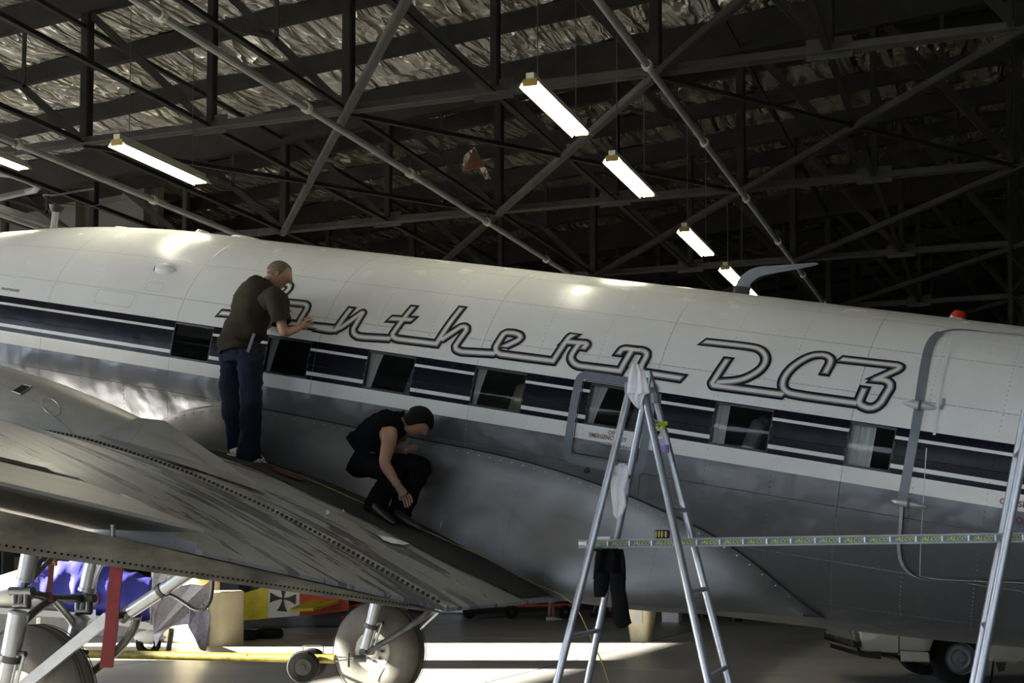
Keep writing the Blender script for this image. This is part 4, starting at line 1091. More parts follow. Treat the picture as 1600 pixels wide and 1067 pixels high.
# yellow cord along the walkway and down to the floor
cpts = []
for x, y in ((340, 707), (380, 716), (412, 727), (455, 742), (500, 760), (560, 787), (640, 822), (700, 850), (760, 876), (800, 893)):
    p = hitw(x, y); p.z += .022; cpts.append(tw(p))
for x, y, Y in ((835, 913, -1.35), (870, 925, -1.45), (893, 940, -1.6), (905, 955, -1.7), (925, 1000, -1.9), (955, 1067, -2.1)): cpts.append(atY(x, y, Y))
e = cpts[-1]+(cpts[-1]-cpts[-2])*.6; e.z = .008; cpts.append(Vector((e.x, e.y, .05))); cpts.append(e); cpts.append(e+Vector((.6, -.2, 0)))
yc_ = thing('extension_cord', cpts[0], 'thin yellow cord running along the black walkway and down to the floor', 'cord')
MB().tube([p-cpts[0] for p in smoothp(cpts, 2)], .0045, 6).build('cable', M['yellowd'], yc_, smooth=True)
pts = []
for x, y in ((300, 700), (322, 701), (345, 706), (358, 713)): p = hitw(x, y); p.z += .03; pts.append(tw(p))
bl = thing('black_cable', pts[0], 'short black cable looping beside the feet of the standing man', 'cord'); MB().tube([p-pts[0] for p in smoothp(pts, 2)], .007, 6).build('cable', M['black'], bl)
pts = []
for x, y in ((432, 738), (446, 745), (460, 750), (470, 755)): p = hitw(x, y); p.z += .02; pts.append(tw(p))
rg = thing('red_rag', pts[0], 'small crumpled red rag lying on the walkway between the two workers', 'rag')
mb = MB(); rows = [[(p-pts[0])+Vector((.0, w, .02*random.random())) for w in (-.06, 0, .06)] for p in pts]; mb.grid(rows); o = mb.build('cloth', simple('dark_red_cloth', (.10, .02, .012), .9), rg); md = o.modifiers.new('s', 'SOLIDIFY'); md.thickness = .01
def scrap(poly, label, mat, name='paper_scrap', lift=.012, cat='paper', group=None):
    P = []
    for x, y in poly: p = hitw(x, y); p.z += lift*random.uniform(.7, 2.2); P.append(tw(p))
    c_ = sum(P, Vector())/len(P); o = MB().add([p-c_ for p in P]+[Vector((0, 0, .02))], [(i, (i+1) % len(P), len(P)) for i in range(len(P))]).build(name, mat, origin=None); o.location = c_
    md = o.modifiers.new('s', 'SOLIDIFY'); md.thickness = .003; return tag(o, label, cat, group)
scrap([(590, 839), (594, 843), (606, 846), (627, 848), (640, 853), (630, 856), (612, 852), (598, 846)], 'curled white paper strip lying on the bare wing', M['cloth'])
scrap([(746, 857), (757, 859), (775, 870), (770, 876), (755, 870), (743, 867)], 'crumpled white paper at the inner edge of the walkway', M['cloth'])
scrap([(797, 889), (822, 899), (819, 902), (795, 892)], 'small flat white card at the lower end of the walkway', M['cloth'])
scrap([(509, 801), (515, 802), (514, 806), (509, 805)], 'tiny white fleck on the wing, the larger of two', M['cloth'])
scrap([(534, 800), (538, 800), (538, 803), (534, 803)], 'tiny white fleck on the wing, the smaller of two', M['cloth'])

# ================================================================ LADDERS AND PLANK
def line_z(T, B, z): return T+(B-T)*((z-T.z)/(B.z-T.z))
def on_line_y(T, B, py):
    lo, hi = -.3, 1.6
    for _ in range(40):
        m_ = (lo+hi)/2
        if proj(T+(B-T)*m_)[1] < py: lo = m_
        else: hi = m_
    return T+(B-T)*lo
def trestle(stiles, rungs, top_rung, name, label, ext=None):
    base = [line_z(T, B, .0) for T, B in stiles]; o0 = sum(base, Vector())/len(base); o0.z = 0
    t = thing(name, o0, label, 'ladder')
    for (T, B), bs in zip(stiles, base):
        up = (T-B).normalized()*.0
        MB().tube([T+up-o0, bs-o0+Vector((0, 0, .0))], .0235, 14).build('stile', M['chrome'], t, smooth=True)
        MB().tube([bs-o0+Vector((0, 0, .06)), bs-o0], .03, 12).build('rubber_foot', M['tyreb'], t, smooth=True)
    for (i, j, ys) in rungs:
        for y in ys:
            p = on_line_y(*stiles[i], y); tt = (p-stiles[i][0]).length/(stiles[i][1]-stiles[i][0]).length
            q = line_z(*stiles[j], p.z); MB().tube([p-o0, q-o0], .019, 10, sc=(1, .8)).build('rung', M['chrome'], t, smooth=True)
    return t, o0
A1 = (atY(985, 606, -3.50), atY(870, 1067, -3.78)); A2 = (atY(1004, 640, -3.12), atY(918, 1067, -3.02))
A2 = (A2[0]+(A2[0]-A2[1])*.12, A2[1])
B1 = (atY(1003, 598, -3.50), atY(1107, 1067, -3.78)); B2 = (atY(1013, 580, -3.12), atY(1140, 1067, -3.02))
lad, lo0 = trestle([A1, A2, B1, B2], [(0, 1, (739, 857, 995, 1137)), (2, 3, (655, 793, 925, 1060, 1200))], None, 'trestle_ladder', 'aluminium A-frame trestle ladder carrying the near end of the plank')
tc_ = (A1[0]+B1[0])/2-lo0; td_ = (A2[0]+B2[0])/2-lo0
MB().beam(tc_+Vector((0, 0, -.03)), td_+Vector((0, 0, -.10)), .07, .03).build('top_hinge', M['chrome'], lad)
for p in (A1[0], B1[0], B2[0]+(B2[1]-B2[0])*.09): MB().lathe([(-.03, .036), (.03, .036)], p-lo0, (p-lo0-Vector((0, 0, 9))), 10).build('stile_cap', M['slate'], lad)
C1 = (atY(1620, 600, -3.75), atY(1529, 1067, -3.85)); C2 = (atY(1603, 640, -3.15), atY(1521, 1067, -3.2))
D1 = (C1[0]+Vector((.02, 0, 0)), C1[1]+Vector((1.7, 0, 0))); D2 = (C2[0]+Vector((.02, 0, 0)), C2[1]+Vector((1.7, 0, 0)))
trestle([C1, C2, D1, D2], [(0, 1, (700, 842, 985)), (2, 3, (650, 790, 930))], None, 'trestle_ladder', 'second aluminium trestle ladder at the right edge, in front of the passenger door')
# plank
PL = atY(905, 850, -3.42); PRt = atY(1700, 838, -3.42)
pk = thing('scaffold_plank', PL, 'long aluminium plank with blue and yellow stickers, resting on the two trestle ladders', 'plank')
d = (PRt-PL); Lp = d.length; dx = d.normalized(); HP = .046
for (yo, nm) in ((0, 'side_channel'), (.24, 'side_channel')):
    MB().beam(Vector((0, yo, 0)), dx*Lp+Vector((0, yo, 0)), .022, HP).build(nm, M['plankm'], pk)
    for s_ in (-1, 1): MB().beam(Vector((0, yo-.004, s_*HP/2)), dx*Lp+Vector((0, yo-.004, s_*HP/2)), .036, .006).build('channel_lip', M['plankm'], pk)
for k in range(int(Lp/.35)): p = dx*(k*.35+.1); MB().beam(p+Vector((0, .01, 0)), p+Vector((0, .23, 0)), .06, .03).build('deck_slat', M['plankm'], pk)
yel = simple('yellow_sticker_ink', (.45, .42, .03), .5)
npx = 33.2; pitch = (atY(942, 850, -3.42)-atY(908.5, 850, -3.42)).length
me0 = None; y_ = -.0135
xk = (atY(917, 850, -3.42)-PL).length; k = 0
MB().box(dx*.025+Vector((0, y_, .004)), (.05, .002, .02)).build('end_label', M['cloth'], pk)
while xk < Lp-.02:
    L2 = min(pitch, Lp-xk)
    MB().beam(dx*xk+Vector((0, y_, 0)), dx*(xk+L2)+Vector((0, y_, 0)), .002, .030).build('sticker', M['teal'], pk)
    MB().beam(dx*(xk-.006)+Vector((0, y_-.0015, 0)), dx*(xk+.003)+Vector((0, y_-.0015, 0)), .002, .030).build('sticker_divider', M['cloth'], pk)
    if me0 is None:
        me0 = text_mesh('/ALCO', .031, .35, .0006)
        for v in me0.vertices: v.co = Vector((v.co.x*1.12*dx.x, v.co.x*1.12*dx.y, v.co.x*1.12*dx.z+v.co.y))
        me0.materials.append(yel); me0.name = 'sticker_lettering'
    if L2 > pitch*.9:
        o = bpy.data.objects.new('sticker_lettering', me0); col.objects.link(o); o.parent = pk; o.location = dx*(xk+pitch*.53)+Vector((0, y_-.003, -.001))
    xk += pitch
def onplank(px_, w=.1): P = atY(px_, 850, -3.42); return PL+dx*((P-PL).length)+Vector((0, 0, HP/2+.003))
p = onplank(940); t = thing('white_card', p, 'small white block lying on the plank above the hanging black trousers', 'card'); bevel(MB().box((0, .05, .009), (.10, .07, .018)).build('card', M['cloth'], t), .003)
p = onplank(1031); t = thing('tape_measure', p, 'black and yellow tape measure case standing on the plank', 'tape measure')
bevel(MB().box((0, .05, .027), (.088, .05, .052)).build('case', M['black'], t), .012, 3)
for q in (-.032, -.012, .006, .03): MB().box((q, .0245, .026), (.008, .003, .038)).build('yellow_band', M['yellow'], t)
MB().beam((.044, .05, .006), (.12, .05, .004), .018, .002).build('blade', M['black'], t)

def cloth_strip(name, rows_px, Y, mat, label, cat, thick=.012, amp=.02, seed=1, double=None):
    """rows_px: list of (xl, xr, y[, dY]) outline rows, hanging cloth with folds"""
    random.seed(seed); rows = []; N = 15
    R0 = []
    for r in rows_px: R0.append(r if len(r) == 4 else (*r, 0))
    # resample
    out = []
    for i in range(len(R0)-1):
        for j in range(3):
            t = j/3; out.append(tuple(R0[i][k]+(R0[i+1][k]-R0[i][k])*t for k in range(4)))
    out.append(R0[-1]); M0 = atY((out[0][0]+out[0][1])/2, out[0][2], Y)
    for i, (xl, xr, y, dY) in enumerate(out):
        row = []
        for k in range(N):
            s_ = k/(N-1); x = xl+(xr-xl)*s_; f = amp*(sin(s_*13+seed+i*.15)+.6*sin(s_*23+i*.3)); row.append(atY(x, y, Y+dY+f)-M0)
        rows.append(row)
    mb = MB(); mb.grid(rows); t = thing(name, M0, label, cat); o = mb.build('cloth', mat, t, smooth=180); md = o.modifiers.new('s', 'SOLIDIFY'); md.thickness = thick*.4; md.offset = 0; return t
cloth_strip('cleaning_rag', [(988, 998, 569, .12), (985, 1006, 580, .05), (982, 1010, 592, 0), (981, 1013, 603, -.02), (980, 1015, 614, -.02), (981, 1008, 616, -.01), (985, 1004, 625, 0), (991, 1003, 633, .02), (998, 1001, 639, .03)], -3.56, M['cloth'], 'white cotton rag draped over the top of the trestle ladder', 'rag', amp=.006)
cloth_strip('cleaning_rag', [(960, 981, 727, 0), (955, 981, 745, -.02), (954, 976, 765, 0), (956, 978, 780, 0), (957, 979, 790, 0), (958, 973, 803, 0), (963, 968, 810, 0)], -3.50, M['cloth'], 'long white rag hanging from a ladder rung, halfway down', 'rag', amp=.006, seed=5)
cloth_strip('cleaning_rag', [(966, 978, 724, 0), (968, 981, 740, -.02), (971, 982, 760, 0), (972, 981, 775, 0)], -3.42, M['cloth'], 'shorter white rag beside the long one on the same rung', 'rag', amp=.005, seed=8)
# black trousers over the rung below the plank
t = cloth_strip('black_trousers', [(934, 972, 858, 0), (931, 975, 872, -.01), (929, 977, 890, 0), (928, 978, 905, 0)], -3.40, M['blackcloth'], 'black trousers hung over a ladder rung under the plank', 'trousers', .03, .018, 3)
def leg_(rows, Y, seed):
    out = []; 
    for xl, xr, y in rows:
        c_ = atY((xl+xr)/2, y, Y); w = (atY(xr, y, Y)-atY(xl, y, Y)).length/2; out.append([c_-Vector(t.location)+Vector((w*cos(a)*(1+.06*sin(3*a+y*.1)), w*.45*sin(a), 0)) for a in [2*pi*k/20 for k in range(20)]])
    mb = MB(); mb.grid(out, close=True); cap(mb, out[0]); cap(mb, out[-1]); o = mb.build('trouser_leg', M['blackcloth'], t, smooth=180)
leg_([(929, 952, 895), (928, 952, 910), (928, 951, 922), (929, 945, 933)], -3.42, 1)
leg_([(951, 977, 895), (954, 978, 920), (956, 981, 945), (957, 984, 965), (960, 987, 973), (965, 975, 981)], -3.42, 2)
# spray bottle hung on the right frame rung
Pb = atY(1036, 708, -3.36); t = thing('spray_bottle', Pb, 'clear spray bottle with purple fluid and yellow trigger hung on the ladder', 'bottle')
bh = .145
MB().lathe([(0, 0), (0, .036), (.012, .040), (bh*.5, .040), (bh*.72, .030), (bh*.92, .014), (bh*1.02, .014), (bh*1.02, 0)], (0, 0, 0), (0, 0, 1), 24).build('bottle_body', M['clear'], t, smooth=True)
MB().lathe([(.003, 0), (.003, .036), (.012, .038), (.048, .038), (.048, 0)], (0, 0, 0), (0, 0, 1), 24).build('fluid', M['purple'], t, smooth=True)
MB().box((0, -.0405, .066), (.045, .002, .032)).build('label', simple('faint_lilac_label', (.42, .33, .62), .5), t)
mb = MB(); mb.lathe([(bh*1.0, .017), (bh*1.14, .017), (bh*1.18, .011), (bh*1.18, 0)], (0, 0, 0), (0, 0, 1), 16); mb.beam((-.045, 0, bh*1.26), (.03, 0, bh*1.24), .02, .024); mb.beam((-.028, 0, bh*1.2), (-.04, 0, bh*.93), .012, .01); mb.build('trigger_head', simple('lime_plastic', (.40, .46, .03), .4), t)
MB().tube([(0, 0, .01), (0, 0, bh)], .003, 6).build('dip_tube', M['cloth'], t)

# ================================================================ PEOPLE
def cat_rom(pts, k=4):
    out = []; n = len(pts)
    for i in range(n-1):
        p0, p1, p2, p3 = pts[max(i-1, 0)], pts[i], pts[i+1], pts[min(i+2, n-1)]
        for j in range(k):
            t = j/k; out.append(tuple(.5*((2*p1[c])+(-p0[c]+p2[c])*t+(2*p0[c]-5*p1[c]+4*p2[c]-p3[c])*t*t+(-p0[c]+3*p1[c]-3*p2[c]+p3[c])*t**3) for c in range(len(p1))))
    out.append(tuple(pts[-1])); return out
def loft(mb, secs, side, k=4, seg=20, fold=0.0, seed=0, cap0=True, cap1=True, pw=1.0):
    """secs: (point, half width along side vector, half depth); swept with folds"""
    S = cat_rom([(*s_[0], s_[1], s_[2]) for s_ in secs], k); m_ = len(S); rows = []
    P = [Vector(q[:3]) for q in S]; side = Vector(side).normalized()
    for i, q in enumerate(S):
        t = (P[min(i+1, m_-1)]-P[max(i-1, 0)]).normalized(); x = (side-t*side.dot(t)).normalized(); y = t.cross(x); row = []
        for j in range(seg):
            a = 2*pi*j/seg; ca, sa = cos(a), sin(a)
            ca = math.copysign(abs(ca)**pw, ca); sa = math.copysign(abs(sa)**pw, sa)
            f = 1+fold*(noise.noise(Vector((ca*1.6+seed, sa*1.6, i*.42+seed*3)))+.6*noise.noise(Vector((ca*3.1, sa*3.1+seed, i*.9))))
            row.append(P[i]+x*(ca*q[3]*f)+y*(sa*q[4]*f))
        rows.append(row)
    mb.grid(rows, close=True)
    if cap0: cap(mb, rows[0])
    if cap1: cap(mb, rows[-1])
def skin_obj(name, J, E, root, mat, parent, O, lv=2, extra=()):
    names = list(J); idx = {k: i for i, k in enumerate(names)}
    me = bpy.data.meshes.new(name); me.from_pydata([Vector(J[k][0])-O for k in names], [(idx[a], idx[b]) for a, b in E], [])
    me.materials.append(mat); o = bpy.data.objects.new(name, me); col.objects.link(o); o.parent = parent
    md = o.modifiers.new('skin', 'SKIN'); md.branch_smoothing = .6; md.use_smooth_shade = True
    if not me.skin_vertices:
        bm = bmesh.new(); bm.from_mesh(me); bm.verts.layers.skin.verify(); bm.to_mesh(me); bm.free()
    roots = {idx[r] for r in root}
    for i, k in enumerate(names):
        sv = me.skin_vertices[0].data[i]; r = J[k][1]; sv.radius = (r, r) if not isinstance(r, tuple) else r; sv.use_root = i in roots
    subsurf(o, lv); return o
def hand(J, E, wrist, palm, tip_dir, side_dir, pre, s=1.0, curl=.4, roots=None):
    """five separate fingers rooted in the palm"""
    d = Vector(tip_dir).normalized(); w = Vector(side_dir); w = (w-d*w.dot(d)).normalized(); nn = d.cross(w)
    W = Vector(wrist); Pm = Vector(palm); J[pre+'palm'] = (Pm, (.036*s, .017*s)); E.append((pre+'wrist', pre+'palm'))
    J[pre+'palm2'] = (Pm+d*.035*s, (.038*s, .014*s)); E.append((pre+'palm', pre+'palm2'))
    for k, L in enumerate((.068, .078, .073, .058)):
        off = w*((k-1.5)*.021*s); q0 = Pm+d*.03*s+off; q1 = Pm+d*.055*s+off*1.1; q2 = q1+(d*cos(curl)+nn*sin(curl))*L*.5*s; q3 = q2+(d*cos(curl*2)+nn*sin(curl*2))*L*.5*s
        for nm, q, r in (('a', q0, .0095), ('b', q1, .009), ('c', q2, .008), ('d', q3, .0065)): J[f'{pre}f{k}{nm}'] = (q, r*s)
        E += [(f'{pre}f{k}a', f'{pre}f{k}b'), (f'{pre}f{k}b', f'{pre}f{k}c'), (f'{pre}f{k}c', f'{pre}f{k}d')]; roots.append(f'{pre}f{k}a')
    q0 = Pm-w*.02*s; q1 = q0-w*.028*s+d*.022*s; q2 = q1-w*.012*s+d*.03*s
    for nm, q, r in (('a', q0, .012), ('b', q1, .010), ('c', q2, .008)): J[f'{pre}t{nm}'] = (q, r*s)
    E += [(pre+'ta', pre+'tb'), (pre+'tb', pre+'tc')]; roots.append(pre+'ta')
def head_mesh(c, fwd, up, h, mat, name, parent, O, skin_extra=None):
    """a head with brow, nose, lips, chin, jaw and ears; c centre, h full height"""
    f = Vector(fwd).normalized(); u = Vector(up); u = (u-f*u.dot(f)).normalized(); r = f.cross(u); mb = MB(); rows = []; NS, NR = 28, 36
    for i in range(NS+1):
        ph = pi*i/NS; z = cos(ph); row = []
        for j in range(NR):
            a = 2*pi*j/NR; cf, cr = cos(a), sin(a); s_ = sin(ph)
            wf = .40+(.06 if z > 0 else .0); wr = .335; 
            if z < 0: wf -= .05*(-z)**1.2; wr -= .10*(-z)**1.3
            x = cf*s_**.85*wf; y = cr*s_**.9*wr; zz = z*.5
            if cf < 0: x *= 1.0 if z > -.1 else 1-.35*min(1, (-z-.1)*1.3)
            front = max(0, cf)
            if front > .2:
                nose = math.exp(-(cr/.16)**2)*math.exp(-((zz+.04)/.085)**2)*.13*(1 if zz > -.09 else .55); x += nose
                x += .035*math.exp(-((zz-.105)/.04)**2)*math.exp(-(cr/.6)**2)
                x -= .035*math.exp(-((zz-.045)/.035)**2)*math.exp(-((abs(cr)-.38)/.16)**2)
                x += .028*math.exp(-(cr/.3)**2)*math.exp(-((zz+.22)/.03)**2); x -= .018*math.exp(-(cr/.3)**2)*math.exp(-((zz+.185)/.015)**2)
                x += .04*math.exp(-(cr/.35)**2)*math.exp(-((zz+.36)/.06)**2)
            row.append(Vector(c)+(f*x+r*y+u*zz)*h-O)
        rows.append(row)
    mb.grid(rows, close=True)
    for s_ in (-1, 1):
        e = Vector(c)+(r*s_*.335-f*.02-u*.02)*h
        pts = [e+(f*(.055*cos(q))+u*(.095*sin(q))+r*s_*.02)*h-O for q in [2*pi*k/10 for k in range(11)]]
        mb.tube(pts, .018*h, 6, cap=False); mb.add([e-O+(r*s_*.012)*h+(f*(.05*cos(q))+u*(.085*sin(q)))*h for q in [2*pi*k/10 for k in range(10)]], [tuple(range(10))])
        e = Vector(c)+(f*.36+r*s_*.135+u*.045)*h
    o = mb.build(name, mat, parent, smooth=180); 
    mb = MB()
    for s_ in (-1, 1): mb.lathe([(-.03*h, 0), (-.02*h, .03*h), (0, .038*h), (.02*h, .03*h), (.03*h, 0)], Vector(c)+(f*.365+r*s_*.14+u*.045)*h-O, f, 10)
    mb.build('eyes', M['black'], parent, smooth=True); return o, f, u, r
def hair_cap(c, f, u, r, h, mat, parent, O, low=-.1, th=.02, front=.3, name='hair', seed=0):
    mb = MB(); rows = []
    for i in range(13):
        row = []
        for j in range(36):
            a = 2*pi*j/36; cf, cr = cos(a), sin(a)
            lim = low if cf < .1 else (low+(front-low)*min(1, (cf-.1)/.45))
            lim = max(-.48, min(.46, lim)); phm = math.acos(lim*2); ph = phm*i/12; z = cos(ph); s_ = sin(ph)
            q = 1+th/.4*(1+.35*noise.noise(Vector((cf*4+seed, cr*4, z*4))))
            wf = .46 if z > 0 else .40+z*.05
            row.append(Vector(c)+(f*(cf*s_**.85*wf)+r*(cr*s_**.9*.335)+u*(z*.5))*h*q-O)
        rows.append(row)
    mb.grid(rows, close=True); return mb.build(name, mat, parent, smooth=180)
def shoe(mb, heel, toe, w=.05, hgt=.085):
    heel = Vector(heel); toe = Vector(toe); d = (toe-heel); L = d.length; d.normalize(); s_ = d.cross(Vector((0, 0, 1))).normalized(); u = s_.cross(d); rows = []
    for i in range(11):
        t = i/10; ww = w*(math.sin(pi*min(1, max(.0, t*.96+.04)))**.35)*(.88+.24*t) if 0 < i < 10 else w*.35
        hh = hgt*(1-.55*t**1.2) if i < 10 else .03
        rows.append([heel+d*(t*L)+s_*(ww*cos(a))+u*((hh/2)+(hh/2)*sin(a)) for a in [2*pi*k/14 for k in range(14)]])
    mb.grid(rows, close=True); cap(mb, rows[0]); cap(mb, rows[-1])

# --- standing man, seen from behind, polishing the script
O = tw(hitw(388, 722)); man = thing('person', O, 'man standing on the walkway in brown T-shirt and jeans, reaching to the script', 'person', 'workers on the wing')
f1 = Vector((.62, .72, 0)).normalized(); r1 = Vector((.78, -.62, 0)).normalized()
Z = Vector((0, 0, 1))
def q(x, y, Y): return atY(x, y, Y)
pel = q(376, 548, -1.60); ch = q(397, 472, -1.60); nk = q(418, 440, -1.53); hd = q(435, 430, -1.52)
shR = q(431, 463, -1.78); elR = q(443, 521, -1.80); wrR = q(466, 513, -1.52); paR = q(474, 507, -1.42)
shL = q(392, 458, -1.40); elL = q(412, 512, -1.27); wrL = q(430, 500, -1.22); paL = q(437, 495, -1.19)
hpR = q(391, 556, -1.66); knR = q(393, 632, -1.64); anR = q(388, 708, -1.40)
hpL = q(361, 554, -1.54); knL = q(363, 640, -1.50); anL = q(374, 703, -1.24)
J = {}; E_ = []; roots = ['pel']
J['pel'] = (pel, .115); J['bel'] = (pel.lerp(ch, .4), .115); J['ch'] = (ch, .12); J['nk'] = (nk, .056); J['hd'] = (hd, .07)
E_ += [('pel', 'bel'), ('bel', 'ch'), ('ch', 'nk'), ('nk', 'hd')]
for n_, sh, el, wr, pa in (('R', shR, elR, wrR, paR), ('L', shL, elL, wrL, paL)):
    J['sh'+n_] = (sh, .058); J['el'+n_] = (el, .042); J['fa'+n_] = (el.lerp(wr, .3), .043); J[n_+'wrist'] = (wr, .027)
    E_ += [('ch', 'sh'+n_), ('sh'+n_, 'el'+n_), ('el'+n_, 'fa'+n_), ('fa'+n_, n_+'wrist')]
    hand(J, E_, wr, pa, pa-wr, Z, n_, 1.0, .5, roots)
for n_, hp, kn, an in (('R', hpR, knR, anR), ('L', hpL, knL, anL)):
    J['hp'+n_] = (hp, .085); J['kn'+n_] = (kn, .055); J['an'+n_] = (an, .038); E_ += [('pel', 'hp'+n_), ('hp'+n_, 'kn'+n_), ('kn'+n_, 'an'+n_)]
skin_obj('body', J, E_, roots, M['skin'], man, O)
hf = (RR*.90+F0*.05-Z*.42).normalized()
_, f, u, r = head_mesh(hd+RR*.0, hf, Z+RR*.35, .245, M['skin'], 'head', man, O)
hair_cap(hd, f, u, r, .245, M['hair'], man, O, -.12, .010, .36)
Ov = lambda p: Vector(p)-O
mb = MB()
hem = pel+Vector((0, 0, .02))-RR*.005
loft(mb, [(Ov(hem-Z*.03-RR*.01), .225, .17), (Ov(hem+Z*.08-RR*.01), .22, .165), (Ov(pel.lerp(ch, .5)), .215, .165), (Ov(ch-Z*.02), .235, .17), (Ov(ch+Z*.07+RR*.02), .225, .155), (Ov(nk-Z*.075-RR*.06), .175, .125), (Ov(nk-Z*.03-RR*.04), .105, .085), (Ov(nk-Z*.01-RR*.015), .07, .068)], r1, 5, 28, .16, 2, cap0=False, cap1=False)
for sh, el, sd in ((shR, elR, 1), (shL, elL, 5)):
    e = sh.lerp(el, .72); loft(mb, [(Ov(sh.lerp(ch, .45)-Z*.01), .08, .08), (Ov(sh-Z*.01), .092, .092), (Ov(sh.lerp(e, .5)), .082, .084), (Ov(e), .080, .082)], f1, 4, 18, .18, sd, cap0=True, cap1=False)
o = mb.build('shirt', M['shirt'], man, smooth=180); md = o.modifiers.new('s', 'SOLIDIFY'); md.thickness = .004
mb = MB()
loft(mb, [(Ov(pel+Z*.035), .172, .135), (Ov(pel-Z*.03), .18, .142), (Ov((hpR+hpL)/2-Z*.06), .175, .135)], r1, 4, 24, .06, 1)
for hp, kn, an, sd in ((hpR, knR, anR, 2), (hpL, knL, anL, 7)):
    dn = (an-kn).normalized(); loft(mb, [(Ov(hp+Z*.05), .10, .11), (Ov(hp-Z*.05), .108, .112), (Ov(hp.lerp(kn, .5)), .098, .10), (Ov(kn), .085, .088), (Ov(kn.lerp(an, .5)), .082, .09), (Ov(an-dn*.02), .092, .100), (Ov(an+dn*.055), .098, .108)], r1, 6, 22, .22, sd)
mb.build('jeans', M['jeans'], man, smooth=180)
for fr, tx in (((388, 716), (417, 727)), ((366, 714), (384, 719))):
    h0 = hitw(*fr); t0 = hitw(*tx); h0 = tw(h0)+Z*.012; t0 = tw(t0)+Z*.012; t0 = h0+(t0-h0).normalized()*.29
    h0 = h0-(t0-h0).normalized()*.05
    mb = MB(); shoe(mb, h0-O, t0-O, .048, .09); s_ = mb.build('shoe', M['shoe'], man, smooth=50)
    mb = MB(); d = (t0-h0).normalized(); sd = d.cross(Z).normalized(); mb.beam(h0-O+Vector((0, 0, .0)), t0-O-d*.01, .092, .022); bevel(mb.build('shoe_sole', M['hing'], man), .01)
    mb = MB(); mb.tube([h0+d*.13+Z*.055-sd*.05-O, h0+d*.15+Z*.075-O, h0+d*.13+Z*.055+sd*.05-O], .016, 8); mb.tube([h0+d*.20+Z*.04-sd*.05-O, h0+d*.215+Z*.052-O, h0+d*.20+Z*.04+sd*.05-O], .014, 8); mb.build('shoe_stripe', M['black'], man, smooth=True)
# steel ruler in the back pocket, scraper in the hands
p0, p1 = q(397, 521, -1.775), q(387, 550, -1.775); t = thing('steel_ruler', p1, 'steel ruler sticking out of the back pocket of the standing man', 'ruler'); MB().beam((0, 0, 0), p0-p1, .026, .002, F0).build('blade', M['slate'], t)
p0, p1 = q(427, 484, -1.235), q(447, 497, -1.235); t = thing('squeegee', p1, 'black-handled squeegee held against the letters by the standing man', 'tool')
MB().tube([(0, 0, 0), p0-p1], .021, 12).build('handle', M['black'], t, smooth=True); MB().tube([(p0-p1)*.95, (p0-p1)*1.25], .024, 12).build('white_collar', M['cloth'], t)

# --- crouching man
O = tw(hitw(607, 810)); man = thing('person', O, 'man crouching on the walkway in black sleeveless top, black trousers and dark headscarf', 'person', 'workers on the wing')
pel = q(566, 708, -1.62); ch = q(604, 668, -1.60); nk = q(634, 655, -1.58); hd = q(652, 659, -1.57)
shN = q(610, 681, -1.79); elN = q(600, 724, -1.90); wrN = q(620, 756, -1.84); paN = q(629, 769, -1.80)
shF = q(622, 672, -1.42); elF = q(622, 712, -1.38); wrF = q(628, 708, -1.50); paF = q(636, 706, -1.55)
hpN = q(566, 722, -1.72); knN = q(613, 738, -1.74); anN = q(587, 793, -1.66)
hpF = q(575, 722, -1.52); knF = q(655, 728, -1.55); anF = q(625, 800, -1.50)
J = {}; E_ = []; roots = ['pel']
J['pel'] = (pel, .12); J['bel'] = (pel.lerp(ch, .5)+Z*.015, .115); J['ch'] = (ch, .115); J['nk'] = (nk, .055); J['hd'] = (hd, .07)
E_ += [('pel', 'bel'), ('bel', 'ch'), ('ch', 'nk'), ('nk', 'hd')]
for n_, sh, el, wr, pa in (('N', shN, elN, wrN, paN), ('F', shF, elF, wrF, paF)):
    J['sh'+n_] = (sh, .068); J['ua'+n_] = (sh.lerp(el, .4), .062); J['el'+n_] = (el, .048); J['fa'+n_] = (el.lerp(wr, .3), .05); J[n_+'wrist'] = (wr, .032)
    E_ += [('ch', 'sh'+n_), ('sh'+n_, 'ua'+n_), ('ua'+n_, 'el'+n_), ('el'+n_, 'fa'+n_), ('fa'+n_, n_+'wrist')]
    hand(J, E_, wr, pa, (pa-wr)+RR*.002, RR-Z*.5 if n_ == 'N' else F0, n_, 1.05, .45, roots)
for n_, hp, kn, an in (('N', hpN, knN, anN), ('F', hpF, knF, anF)):
    J['hp'+n_] = (hp, .09); J['kn'+n_] = (kn, .058); J['an'+n_] = (an, .04); E_ += [('pel', 'hp'+n_), ('hp'+n_, 'kn'+n_), ('kn'+n_, 'an'+n_)]
skin_obj('body', J, E_, roots, M['skin2'], man, O)
hf = (RR*.55-Z*.85-F0*.15).normalized()
_, f, u, r = head_mesh(hd, hf, RR*.75+Z*.65, .24, M['skin2'], 'head', man, O)
hair_cap(hd, f, u, r, .24, M['hairb'], man, O, -.30, .055, .20, 'headscarf', 3)
mb = MB(); e0 = Ov(hd)-RR*.10+Z*.03
for k in range(5): mb.tube([e0+Z*.012*k, e0-RR*(.03+.008*k)+Z*(.014*k-.03), e0-RR*(.05+.012*k)+Z*(.012*k-.05)], [.022, .014, .004], 6)
mb.build('scarf_tails', M['hairb'], man, smooth=True)
mb = MB()
loft(mb, [(Ov(pel-RR*.05-Z*.0), .17, .15), (Ov(pel+RR*.02+Z*.05), .175, .155), (Ov(pel.lerp(ch, .5)+Z*.02), .18, .155), (Ov(ch), .19, .15), (Ov(ch.lerp(nk, .5)), .155, .115), (Ov(nk-RR*.01), .07, .068)], F0, 5, 26, .14, 4, cap0=True, cap1=False)
mb.build('sleeveless_top', M['blackcloth'], man, smooth=180)
mb = MB()
